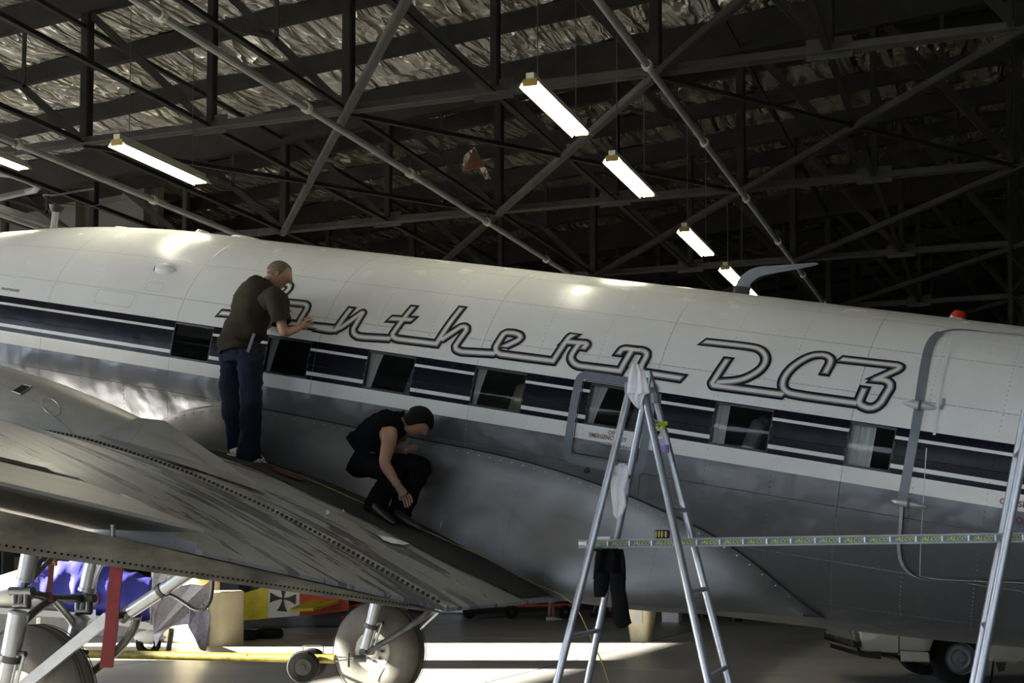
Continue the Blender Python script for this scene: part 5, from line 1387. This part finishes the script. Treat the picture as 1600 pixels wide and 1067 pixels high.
loft(mb, [(Ov(pel-RR*.06-Z*.02), .15, .14), (Ov(pel-Z*.05), .18, .15), (Ov(pel+RR*.12-Z*.07), .15, .12)], F0, 4, 22, .08, 2)
for hp, kn, an, sd in ((hpN, knN, anN, 3), (hpF, knF, anF, 6)):
    kk = (kn-hp).normalized()*.015; loft(mb, [(Ov(hp), .105, .10), (Ov(hp.lerp(kn, .5)), .10, .095), (Ov(kn+kk-Z*.005), .082, .085), (Ov(kn.lerp(an, .18)+kk), .085, .09), (Ov(kn.lerp(an, .55)), .085, .09), (Ov(an), .09, .10), (Ov(an-Z*.03), .09, .10)], F0, 6, 20, .18, sd)
mb.build('trousers', M['blackcloth'], man, smooth=180)
for fr, tx in (((580, 804), (604, 817)), ((612, 813), (636, 824))):
    h0 = tw(hitw(*fr))+Z*.012; t0 = tw(hitw(*tx))+Z*.012; t0 = h0+(t0-h0).normalized()*.27; mb = MB(); shoe(mb, h0-O, t0-O, .05, .095); mb.build('shoe', M['black'], man, smooth=50)
b0 = wrN-O; ax_ = (paN-wrN).normalized(); MB().lathe([(-.008, .034), (-.008, .038), (.008, .038), (.008, .034)], b0-ax_*.01, ax_, 18).build('bracelet', M['strut'], man, smooth=True)

# ================================================================ BACKGROUND ON THE FAR FLOOR
# covered white training aeroplane at far left
D = 22.0
def bd(x, y, D=D): return atD(x, y, D)
tr_ = thing('trainer_airplane', Vector((*bd(120, 940)[:2], 0)), 'white light aeroplane with its cockpit under a royal blue cover, behind the near wheel', 'airplane'); O = Vector(tr_.location)
def prof_loft(mb, st, D, seg=20, depth=1.0, fold=0.0, seed=0):
    rows = []
    for (x, y0, y1, dp) in st:
        a, b = bd(x, y0, D), bd(x, y1, D); c_ = (a+b)/2-O; h = (a-b).length/2; row = []
        for j in range(seg):
            q_ = 2*pi*j/seg; f_ = 1+fold*noise.noise(Vector((x*.06+seed, cos(q_)*1.5, sin(q_)*1.5))); row.append(c_+Z*(h*sin(q_)*f_)+F0*(dp*cos(q_)*f_))
        rows.append(row)
    mb.grid(rows, close=True); cap(mb, rows[0]); cap(mb, rows[-1])
mb = MB(); prof_loft(mb, [(-130, 905, 935, .1), (-90, 893, 948, .35), (-40, 890, 955, .45), (0, 899, 950, .5), (25, 891, 951, .5), (45, 886, 952, .5), (120, 895, 958, .48), (200, 905, 966, .4), (250, 918, 966, .3), (262, 925, 960, .12)], D); mb.build('hull', M['whiteplane'], tr_, smooth=True)
mb = MB(); st = [(38, 893, 940, .50), (45, 884, 945, .54), (70, 879, 950, .55), (100, 877, 955, .56), (130, 875, 962, .56), (155, 879, 965, .55), (180, 886, 971, .52), (205, 893, 973, .50), (225, 899, 971, .46), (240, 902, 966, .44)]
st2 = []
for i in range(len(st)-1):
    for j in range(4): t = j/4; st2.append(tuple(st[i][k]+(st[i+1][k]-st[i][k])*t for k in range(4)))
st2.append(st[-1]); prof_loft(mb, st2, D, 40, fold=.13); mb.build('blue_cover', M['bluecover'], tr_, smooth=180)
c_ = bd(160, 934)-O-F0*.60; MB().lathe([(0, .11), (.012, .11), (.012, .0)], c_, -F0, 24).build('round_badge', M['slate'], tr_); MB().lathe([(-.0, .125), (.006, .125), (.006, .105)], c_, -F0, 24).build('badge_ring', M['redpaint'], tr_)
MB().beam(bd(160, 957)-O-F0*.60+Z*.07, bd(160, 957)-O-F0*.60-Z*.07, .15, .01, F0).build('white_patch', M['cloth'], tr_)
mb = MB(); mb.add([bd(x, y, D+dd_)-O for dd_ in (-.5, 2.2) for x, y in ((-20, 948), (110, 956), (250, 975), (240, 985), (100, 965), (-20, 958))], [(0, 1, 2, 3, 4, 5), (11, 10, 9, 8, 7, 6)]+[(i, (i+1) % 6, 6+(i+1) % 6, 6+i) for i in range(6)]); mb.build('low_wing', M['whiteplane'], tr_)
for x in (60, 232): 
    g0 = bd(x, 1003, D); g0.z = .2; MB().lathe([(-.07, .1), (-.06, .19), (0, .2), (.06, .19), (.07, .1)], g0-O, F0, 20).build('wheel', M['tyreb'], tr_, smooth=True); MB().tube([g0-O, bd(x, 965, D)-O], .03, 8).build('wheel_leg', M['whiteplane'], tr_)
    mb = MB(); mb.lathe([(-.25, .0), (-.15, .09), (.05, .12), (.3, .0)], g0-O+Z*.1, RR, 14); mb.build('wheel_fairing', M['whiteplane'], tr_, smooth=True)
g0 = atZ(228, 1003, 0); t = thing('wheel_chock', g0, 'pale blue block on the floor in front of the speckled dust sheets', 'block'); bevel(MB().box((0, 0, .08), (.42, .2, .16)).build('block', simple('pale_blue_foam', (.35, .42, .5), .7), t), .02)
# dust sheets over upright panels
def sheet_panel(polys, D, label, nm, mat, th=.05, group=None):
    base = bd(sum(p[0] for p in polys)/len(polys), 900, D); O2 = Vector((base.x, base.y, 0)); t = thing(nm, O2, label, 'dust sheet', group)
    n_ = len(polys); mb = MB(); bm_v = []
    for s_ in (-1, 1):
        for i, (x, y) in enumerate(polys): bm_v.append(bd(x, y, D+s_*th+.10*sin(i*2.1))-O2)
    mb.add(bm_v, [tuple(range(n_)), tuple(range(2*n_-1, n_-1, -1))]+[(i, (i+1) % n_, n_+(i+1) % n_, n_+i) for i in range(n_)])
    o = mb.build('cloth', mat, t); bevel(o, .03, 3); return t
sheet_panel([(240, 878), (256, 884), (262, 900), (258, 915), (245, 975), (234, 978), (236, 940)], 21.0, 'narrow upright pale dust sheet just right of the blue cockpit cover', 'dust_sheet', M['greycover'])
sheet_panel([(262, 918), (300, 912), (318, 915), (330, 907), (329, 935), (312, 960), (296, 975), (268, 978), (254, 990), (243, 1012), (240, 990), (238, 960), (250, 940)], 20.9, 'large speckled grey dust sheet hanging in folds behind the sloping strut', 'dust_sheet', M['greycover'], .08)
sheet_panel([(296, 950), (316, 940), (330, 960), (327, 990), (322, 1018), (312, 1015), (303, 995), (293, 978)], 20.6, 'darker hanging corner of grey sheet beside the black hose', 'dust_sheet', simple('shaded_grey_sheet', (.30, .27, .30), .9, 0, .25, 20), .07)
t = thing('stand_leg', atZ(263, 1015, 0), 'dark leg of a stand showing under the large dust sheet', 'stand'); MB().beam((0, 0, 0), bd(268, 985, 22.8)-Vector(t.location), .08, .08).build('leg', M['slate'], t)
# cream tanks
g0 = atD(347, 930, 24.6); O2 = Vector((g0.x, g0.y, 0)); t = thing('cream_tank', O2, 'tall rounded cream plastic tank with a vertical rib, left of the yellow tail', 'tank')
w_ = (atD(372, 930, 24.6)-atD(325, 930, 24.6)).length/2; h_ = atD(350, 923, 24.6).z
mb = MB(); rows = []
for z in (0, .06, h_*.5, h_-.06, h_-.02, h_): 
    k_ = 1 if z < h_-.01 else .9
    rows.append([Vector((w_*k_*math.copysign(abs(cos(a))**.6, cos(a)), .45*k_*math.copysign(abs(sin(a))**.6, sin(a)), z)) for a in [2*pi*i/28 for i in range(28)]])
mb.grid(rows, close=True); cap(mb, rows[-1]); mb.build('tank_body', M['cream'], t, smooth=50)
MB().box((.0, -.46, h_*.5), (.09, .05, h_*.96)).build('tank_rib', simple('tan_rib', (.35, .28, .14), .6), t)
g0 = atD(300, 930, 25.4); O2 = Vector((g0.x, g0.y, 0)); t = thing('cream_tank', O2, 'lower cream box partly hidden behind the grey dust sheet', 'tank'); bevel(MB().box((0, 0, .62), (.8, .7, 1.24)).build('tank_body', M['cream'], t), .06, 3)
g0 = atD(278, 930, 26); O2 = Vector((g0.x, g0.y, 0)); t = thing('tall_cabinet', O2, 'tall pale cabinet behind the upright dust sheet', 'cabinet'); bevel(MB().box((0, 0, .75), (.9, .5, 1.5)).build('cabinet_body', simple('pale_cabinet', (.42, .38, .26), .6), t), .03)
# tyres lying on the floor
for (x, y, w, l) in ((377, 1001, 45, 'left one of two black tyres lying flat on the floor'), (417, 998, 43, 'right one of two black tyres lying flat on the floor')):
    g0 = atZ(x, y, 0)+F0*.25; r_ = w/2*(g0-CAM).dot(F0)/FPX; t = thing('loose_tyre', g0, l, 'tyre', 'tyres lying on the floor')
    MB().lathe([(.02, r_*.62), (.0, r_*.8), (.03, r_*.97), (.09, r_), (.15, r_*.97), (.18, r_*.8), (.165, r_*.62), (.10, r_*.58), (.02, r_*.62)], (0, 0, 0), (0, 0, 1), 36).build('tyre', M['tyreb'], t, smooth=True)
# yellow aeroplane tail with cross
D = 30.0; g0 = bd(470, 900); O = Vector((g0.x, g0.y, 0)); yp = thing('yellow_biplane', O, 'yellow aeroplane rear body with black cross on white band and red panel', 'airplane')
xs = [(372, 929, 970), (400, 921, 968), (418, 914, 966), (425, 913.5, 965.3), (450, 915, 963.6), (462, 919, 962.5), (470, 921, 961.8), (500, 925, 960), (560, 930, 952)]
def seg_(x0, x1, nm, mat):
    st = [s__ for s__ in xs if x0 < s__[0] < x1]; i0 = lerp_tab(x0, [a[0] for a in xs], [a[1] for a in xs]), lerp_tab(x0, [a[0] for a in xs], [a[2] for a in xs]); i1 = lerp_tab(x1, [a[0] for a in xs], [a[1] for a in xs]), lerp_tab(x1, [a[0] for a in xs], [a[2] for a in xs])
    st = [(x0, *i0)]+st+[(x1, *i1)]; mb = MB(); rows = []
    for x, y0, y1 in st: rows.append([bd(x, y, D+d_)-O for (y, d_) in ((y0, -.22), (y0, .22), (y1, .22), (y1, -.22))])
    mb.grid(rows, close=True); cap(mb, rows[0]); cap(mb, rows[-1]); mb.build(nm, mat, yp)
seg_(372, 419, 'yellow_body', M['yellow']); seg_(419, 468, 'white_band', M['whiteplane']); seg_(468, 545, 'red_body', M['redpaint'])
cc = (442, 935); mb = MB(); Rr = 20
def cp(x, y): return bd(cc[0]+x*Rr, cc[1]+y*Rr, D-.235)-O
for k in range(4):
    a = R_(90*k+4); ca, sa = cos(a), sin(a); L = []
    for (x, y) in ((.04, .04), (.30, .10), (.62, .20), (1.0, .42), (1.0, -.42), (.62, -.20), (.30, -.10), (.04, -.04)):
        X_, Y_ = (x*ca-y*sa, x*sa+y*ca); L.append(cp(X_, Y_))
    mb.add(L, [(0, 1, 6, 7), (1, 2, 5, 6), (2, 3, 4, 5)])
mb.add([cp(.1, .1), cp(-.1, .1), cp(-.1, -.1), cp(.1, -.1)], [(0, 1, 2, 3)]); mb.build('black_cross', M['black'], yp, fixn=False)
def plate(pl, D0, D1, nm, mat, parent, O_):
    n_ = len(pl); mb = MB(); mb.add([bd(x, y, D0)-O_ for x, y in pl]+[bd(x, y, D1)-O_ for x, y in pl], [tuple(range(n_)), tuple(range(2*n_-1, n_-1, -1))]+[(i, (i+1) % n_, n_+(i+1) % n_, n_+i) for i in range(n_)]); return mb.build(nm, mat, parent)
mb = MB(); T_ = [bd(453, 951, 28.6)-O, bd(500, 930, 30.4)-O, bd(520, 933, 30.4)-O, bd(530, 938, 29.6)-O, bd(490, 950, 28.6)-O]
mb.add(T_+[p-Z*.06 for p in T_], [(0, 1, 2, 3, 4), (9, 8, 7, 6, 5)]+[(i, (i+1) % 5, 5+(i+1) % 5, 5+i) for i in range(5)]); mb.build('yellow_tailplane', M['yellow'], yp)
plate([(480, 922), (520, 925), (545, 930), (560, 936), (520, 938), (505, 931)], 31, 31.2, 'white_wing', M['whiteplane'], yp, O)
for (a, b) in (((520, 955), (590, 938)), ((545, 935), (610, 945)), ((540, 962), (600, 948)), ((575, 928), (560, 965))): MB().tube([bd(*a, 30.6)-O, bd(*b, 30.6)-O], .035, 8).build('red_frame_tube', M['redpaint'], yp)
MB().tube([bd(535, 962, 30)-O, Vector((bd(535, 962, 30)-O).xy.to_3d())], .03, 8).build('tail_skid', M['redpaint'], yp)
MB().tube([bd(380, 968, 30)-O, Vector((bd(380, 968, 30)-O).xy.to_3d())], .03, 8).build('tail_skid', M['redpaint'], yp)
# tow bar and dolly wheels
D = 15.9; hub_f = atD(553, 1029, 15.6); o0 = bd(430, 1029); tbp = bd(60, 1020, 16.8)
t = thing('tow_bar', o0, 'long scuffed yellow tow bar running to the far main wheel', 'tow bar')
e1_ = bd(524, 1029.5, 15.6)
MB().tube([tbp-o0, e1_-o0], .050, 16).build('bar', M['yellowd'], t, smooth=True)
for dz in (-.022, .022): MB().tube([e1_-o0+Z*dz, hub_f-o0+Z*dz*.4], .009, 8).build('fork_rod', M['strut'], t)
MB().tube([hub_f-o0+RR*.0, hub_f-o0+RR*.14], .04, 12).build('coupling', M['strutd'], t, smooth=True)
MB().tube([bd(545, 1020, 15.6)-o0, bd(545, 1042, 15.6)-o0], .012, 8).build('pin', M['black'], t)
for (x, y, dd_, r_) in ((474, 1042, 15.55, .185), (488, 1036, 16.1, .175)):
    c_ = bd(x, y, dd_)-o0
    MB().lathe([(-.07, .10), (-.065, r_*.9), (-.03, r_), (.03, r_), (.065, r_*.9), (.07, .10)], c_, F0, 28).build('dolly_tyre', M['tyreb'], t, smooth=True)
    MB().lathe([(-.075, .0), (-.075, .03), (-.05, .035), (-.05, .095), (-.06, .10), (.05, .10)], c_, F0, 20).build('dolly_hub', M['strutd'], t, smooth=True)
MB().tube([bd(474, 1042, 15.55)-o0, bd(488, 1036, 16.1)-o0], .02, 8).build('dolly_axle', M['strutd'], t)
MB().tube([bd(x, y, 15.8)-o0 for x, y in ((473, 1022), (473, 1010), (476, 1008.5), (502, 1008.5), (505, 1010), (505, 1024))], .007, 8).build('lift_handle', M['strut'], t)
o = face_mesh(text_mesh('ROUND EARTH', .045, 0, .001), bd(407, 1023.5, 15.93)-F0*.055-o0, 'bar_stencil', M['black'], t)
# bin, legs of people beyond, red barrow
g0 = atZ(1004, 1003, 0); t = thing('waste_bin', g0+F0*.25, 'cream tapered plastic bin on the floor beyond the black trousers', 'bin'); hh = .82
rows = [[Vector((w*math.copysign(abs(cos(a))**.5, cos(a)), w*math.copysign(abs(sin(a))**.5, sin(a)), z)) for a in [2*pi*k/28 for k in range(28)]] for w, z in ((.18, 0), (.29, hh), (.30, hh), (.30, hh+.03), (.27, hh+.03), (.17, .03))]
mb = MB(); mb.grid(rows, close=True); cap(mb, rows[0]); mb.build('bin_body', M['cream'], t, smooth=50); MB().box((.02, -.255, .46), (.16, .01, .22)).build('worn_sticker', M['hing'], t)
g0 = atZ(1050, 972, 0); t = thing('white_carton', g0, 'small white carton on the far floor right of the cream bin', 'carton'); bevel(MB().box((0, 0, .16), (.42, .3, .32)).build('carton', M['cloth'], t), .02)
t = thing('paint_can', atZ(1100, 965, 0), 'small dark round tin on the far floor beneath the hull', 'tin'); MB().lathe([(0, .16), (.12, .17), (.14, .15), (.14, 0)], (0, 0, 0), (0, 0, 1), 20).build('tin', M['black'], t, smooth=40)
t = thing('paint_can', atZ(1150, 971, 0), 'second dark tin on the far floor, further right', 'tin'); MB().lathe([(0, .16), (.12, .17), (.14, .15), (.14, 0)], (0, 0, 0), (0, 0, 1), 20).build('tin', M['black'], t, smooth=40)
def walker(x, y, label, shirt, shoe_m, stride=.22):
    g0 = atZ(x, y, 0); t = thing('person', g0, label, 'person'); J = {}; E_ = []; fx_ = RR
    V = lambda a, b, c: fx_*a+F0*b+Z*c
    J['pel'] = (V(0, 0, .95), .12); J['bel'] = (V(0, 0, 1.12), .11); J['ch'] = (V(0, 0, 1.35), .13); J['nk'] = (V(0, 0, 1.52), .05); J['hd'] = (V(.02, 0, 1.62), .08)
    E_ += [('pel', 'bel'), ('bel', 'ch'), ('ch', 'nk'), ('nk', 'hd')]
    for k, s_ in ((0, -1), (1, 1)):
        J[f'hp{k}'] = (V(0, s_*.09, .88), .085); J[f'kn{k}'] = (V(s_*stride*.4, s_*.10, .48), .06); J[f'cf{k}'] = (V(s_*stride*.7, s_*.10, .34), .055); J[f'an{k}'] = (V(s_*stride, s_*.10, .08), .036)
        E_ += [('pel', f'hp{k}'), (f'hp{k}', f'kn{k}'), (f'kn{k}', f'cf{k}'), (f'cf{k}', f'an{k}')]
        J[f'sh{k}'] = (V(0, s_*.18, 1.42), .055); J[f'el{k}'] = (V(-s_*.05, s_*.22, 1.13), .04); J[f'wr{k}'] = (V(-s_*.0+.08, s_*.2, .88), .028); J[f'hn{k}'] = (V(.1, s_*.2, .80), .03)
        E_ += [('ch', f'sh{k}'), (f'sh{k}', f'el{k}'), (f'el{k}', f'wr{k}'), (f'wr{k}', f'hn{k}')]
        mb = MB(); shoe(mb, V(s_*stride-.08, s_*.10, .0), V(s_*stride+.19, s_*.10, 0), .048, .09); mb.build('shoe', shoe_m, t, smooth=50)
    skin_obj('body', J, E_, ['pel'], M['skin2'], t, Vector((0, 0, 0)), 1)
    head_mesh(V(.02, 0, 1.66), fx_, Z, .23, M['skin2'], 'head', t, Vector((0, 0, 0)))
    mb = MB(); loft(mb, [(V(0, 0, .92), .17, .12), (V(0, 0, 1.1), .17, .12), (V(0, 0, 1.38), .20, .12), (V(0, 0, 1.48), .12, .09)], F0, 3, 18); 
    for k in (0, 1): loft(mb, [(J[f'sh{k}'][0], .08, .08), (J[f'sh{k}'][0].lerp(J[f'el{k}'][0], .6), .07, .07)], F0, 3, 12)
    mb.build('shirt', shirt, t, smooth=180)
    mb = MB(); loft(mb, [(V(0, 0, .98), .16, .12), (V(0, 0, .84), .18, .13)], F0, 3, 18)
    for k in (0, 1): loft(mb, [(J[f'hp{k}'][0], .10, .11), (J[f'kn{k}'][0]+Z*.06, .10, .10)], F0, 3, 14)
    mb.build('shorts', M['slate'], t, smooth=180); return t
walker(862, 969, 'bare legs and white shoes of a person beyond the wing trailing edge', M['slate'], M['shoe'], .06)
walker(941, 963, 'bare legs and dark shoes of a person walking, seen between the ladder stiles', M['slate'], M['black'], .24)
g0 = atZ(790, 966, 0); t = thing('hand_trolley', g0, 'low red trolley on the far floor under the wing trailing edge', 'trolley')
MB().beam(RR*-1.8+Z*.30, RR*1.9+Z*.34, .35, .06).build('red_deck', M['redpaint'], t)
for a in (-.9, .15, 1.5): MB().lathe([(-.06, .05), (-.05, .17), (.05, .17), (.06, .05)], RR*a+Z*.17-F0*.2, F0, 18).build('trolley_wheel', M['tyreb'], t, smooth=True)
MB().box(RR*-.25+Z*.46, (.4, .3, .25)).build('load_box', M['bluecover'], t)
# silver van at the right
D = 17.6; bx = bd(1420, 1000); O = Vector((bx.x, bx.y, 0)); van = thing('van', O, 'silver van parked behind the fuselage, only its bumper, sill and front wheel visible', 'van')
def vloft(sts, depth, mat, nm, smooth_=50, D0=17.0):
    mb = MB(); rows = []
    for (x, z0, z1) in sts:
        a = bd(x, 900, D0)-O; a.z = 0; row = []
        for (dy, zz) in ((.03, z0), (0, z0+.06), (-.03, (z0+z1)*.4), (0, z1*.72), (.12, z1-.08), (.3, z1), (depth-.3, z1), (depth-.12, z1-.08), (depth, z1*.72), (depth+.03, (z0+z1)*.4), (depth, z0+.06), (depth-.03, z0)): row.append(a+F0*dy+Z*zz)
        rows.append(row)
    mb.grid(rows, close=True); cap(mb, rows[0]); cap(mb, rows[-1]); o = mb.build(nm, mat, van, smooth=smooth_); return o
P_ = lambda y, D0=17.0: CAM.z-(y-HZ)*D0/FPX
vloft([(1345, P_(1015), .95), (1352, P_(1017), 1.0), (1380, P_(1018), 1.25), (1402, P_(1019), 1.8)], 1.7, M['carpaint'], 'front_corner')
vloft([(1404, P_(1016), 1.85), (1440, P_(1017), 1.95), (1452, P_(1016), 1.95), (1459, P_(996), 1.95)], 1.7, M['carpaint'], 'front_door')
vloft([(1404.5, P_(1023.5), P_(1017.5)), (1449, P_(1026), P_(1018.5))], 1.6, M['carpaint'], 'sill_panel', 30)
vloft([(1459, .62, 1.95), (1545, .62, 1.95)], 1.7, M['carpaint'], 'body_over_wheel')
vloft([(1549, P_(1032), 1.95), (1585, P_(1036), 1.95), (1590, P_(1032), 1.95), (1900, P_(1032), 1.95)], 1.7, M['carpaint'], 'rear_body')
vloft([(1333, P_(1007), P_(984)), (1337, P_(1010), P_(980)), (1344, P_(1008), P_(980))], 1.6, M['black'], 'bumper')
vloft([(1340, P_(1024), P_(1000)), (1350, P_(1025), P_(1003)), (1374, P_(1024), P_(1012))], 1.5, M['black'], 'air_dam')
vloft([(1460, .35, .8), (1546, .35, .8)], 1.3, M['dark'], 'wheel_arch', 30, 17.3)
for (x, dpt) in ((1502, 0), (1502, 1.5), (1830, 0), (1830, 1.5)):
    c_ = bd(x, 1027, 17.1)-O; c_.z = .335; c_ = c_+F0*(.12+dpt)
    MB().lathe([(-.10, .20), (-.10, .27), (-.085, .32), (-.05, .335), (.08, .335), (.1, .3), (.1, .1)], c_, F0, 36).build('van_tyre', M['tyreb'], van, smooth=True)
    MB().lathe([(-.11, .0), (-.11, .045), (-.085, .05), (-.07, .10), (-.09, .125), (-.085, .15), (-.05, .19), (-.10, .205)], c_, F0, 28).build('van_wheel', M['slate'], van, smooth=True)
plate([(1556, 1035), (1572, 1034), (1570, 1048), (1560, 1050)], 17.0, 17.1, 'mud_flap', M['black'], van, O)
D = 17.6
# shelves and clutter at far left
g0 = atD(20, 880, 33.5); O = Vector((g0.x, g0.y, 0)); t = thing('storage_rack', O, 'dim storage rack with grey boxes and a worktop at the far left, beyond the strut', 'shelf')
for k in range(3):
    MB().box((-1.2+k*1.1, 0, 1.2), (.06, .5, 2.4)).build('upright', M['greybox'], t)
for z in (.3, 1.05, 1.75, 2.3): MB().box((-.1, 0, z), (2.5, .5, .05)).build('rack_shelf', M['wood'], t)
random.seed(4)
for z in (.33, 1.08, 1.78):
    for k in range(5):
        if random.random() < .8:
            w, h = random.uniform(.25, .42), random.uniform(.25, .6); bevel(MB().box((-1.05+k*.48, -.02, z+h/2), (w, .4, h)).build('stored_box', M[random.choice(['greybox', 'slate', 'wood', 'hing'])], t), .02)
g0 = atD(60, 880, 28); O = Vector((g0.x, g0.y, 0)); t = thing('work_counter', O, 'pale plywood counter behind the blue cockpit cover', 'counter'); bevel(MB().box((1.2, 0, .55), (4.5, .6, 1.1)).build('counter_body', simple('pale_ply', (.30, .26, .20), .7), t), .02)
for k, (x, w, hh, mt) in enumerate(((365, .7, 2.2, 'greybox'), (400, .6, 2.4, 'slate'), (430, .5, 2.1, 'greybox'), (475, .7, 2.5, 'slate'), (180, 1.0, 2.2, 'greybox'), (700, 1.2, 2.0, 'greybox'))):
    g0 = atD(x, 880, 36.5+.6*k % 1.3); O = Vector((g0.x, g0.y, 0)); t = thing('metal_locker', O, ['grey locker behind the cream tank', 'slate locker right of the cream tank', 'narrow grey locker behind the yellow tail', 'tallest slate locker behind the black cross', 'wide grey locker hidden behind the blue cover', 'wide low locker hidden beyond the wing corner'][k], 'locker')
    bevel(MB().box((0, 0, hh/2), (w, .5, hh)).build('locker_body', M[mt], t), .02); MB().box((0, -.255, hh/2), (w-.08, .02, hh-.12)).build('locker_door', M['hing' if k % 2 else 'greybox'], t); MB().box((w*.3, -.28, hh*.5), (.02, .03, .15)).build('locker_handle', M['strut'], t)
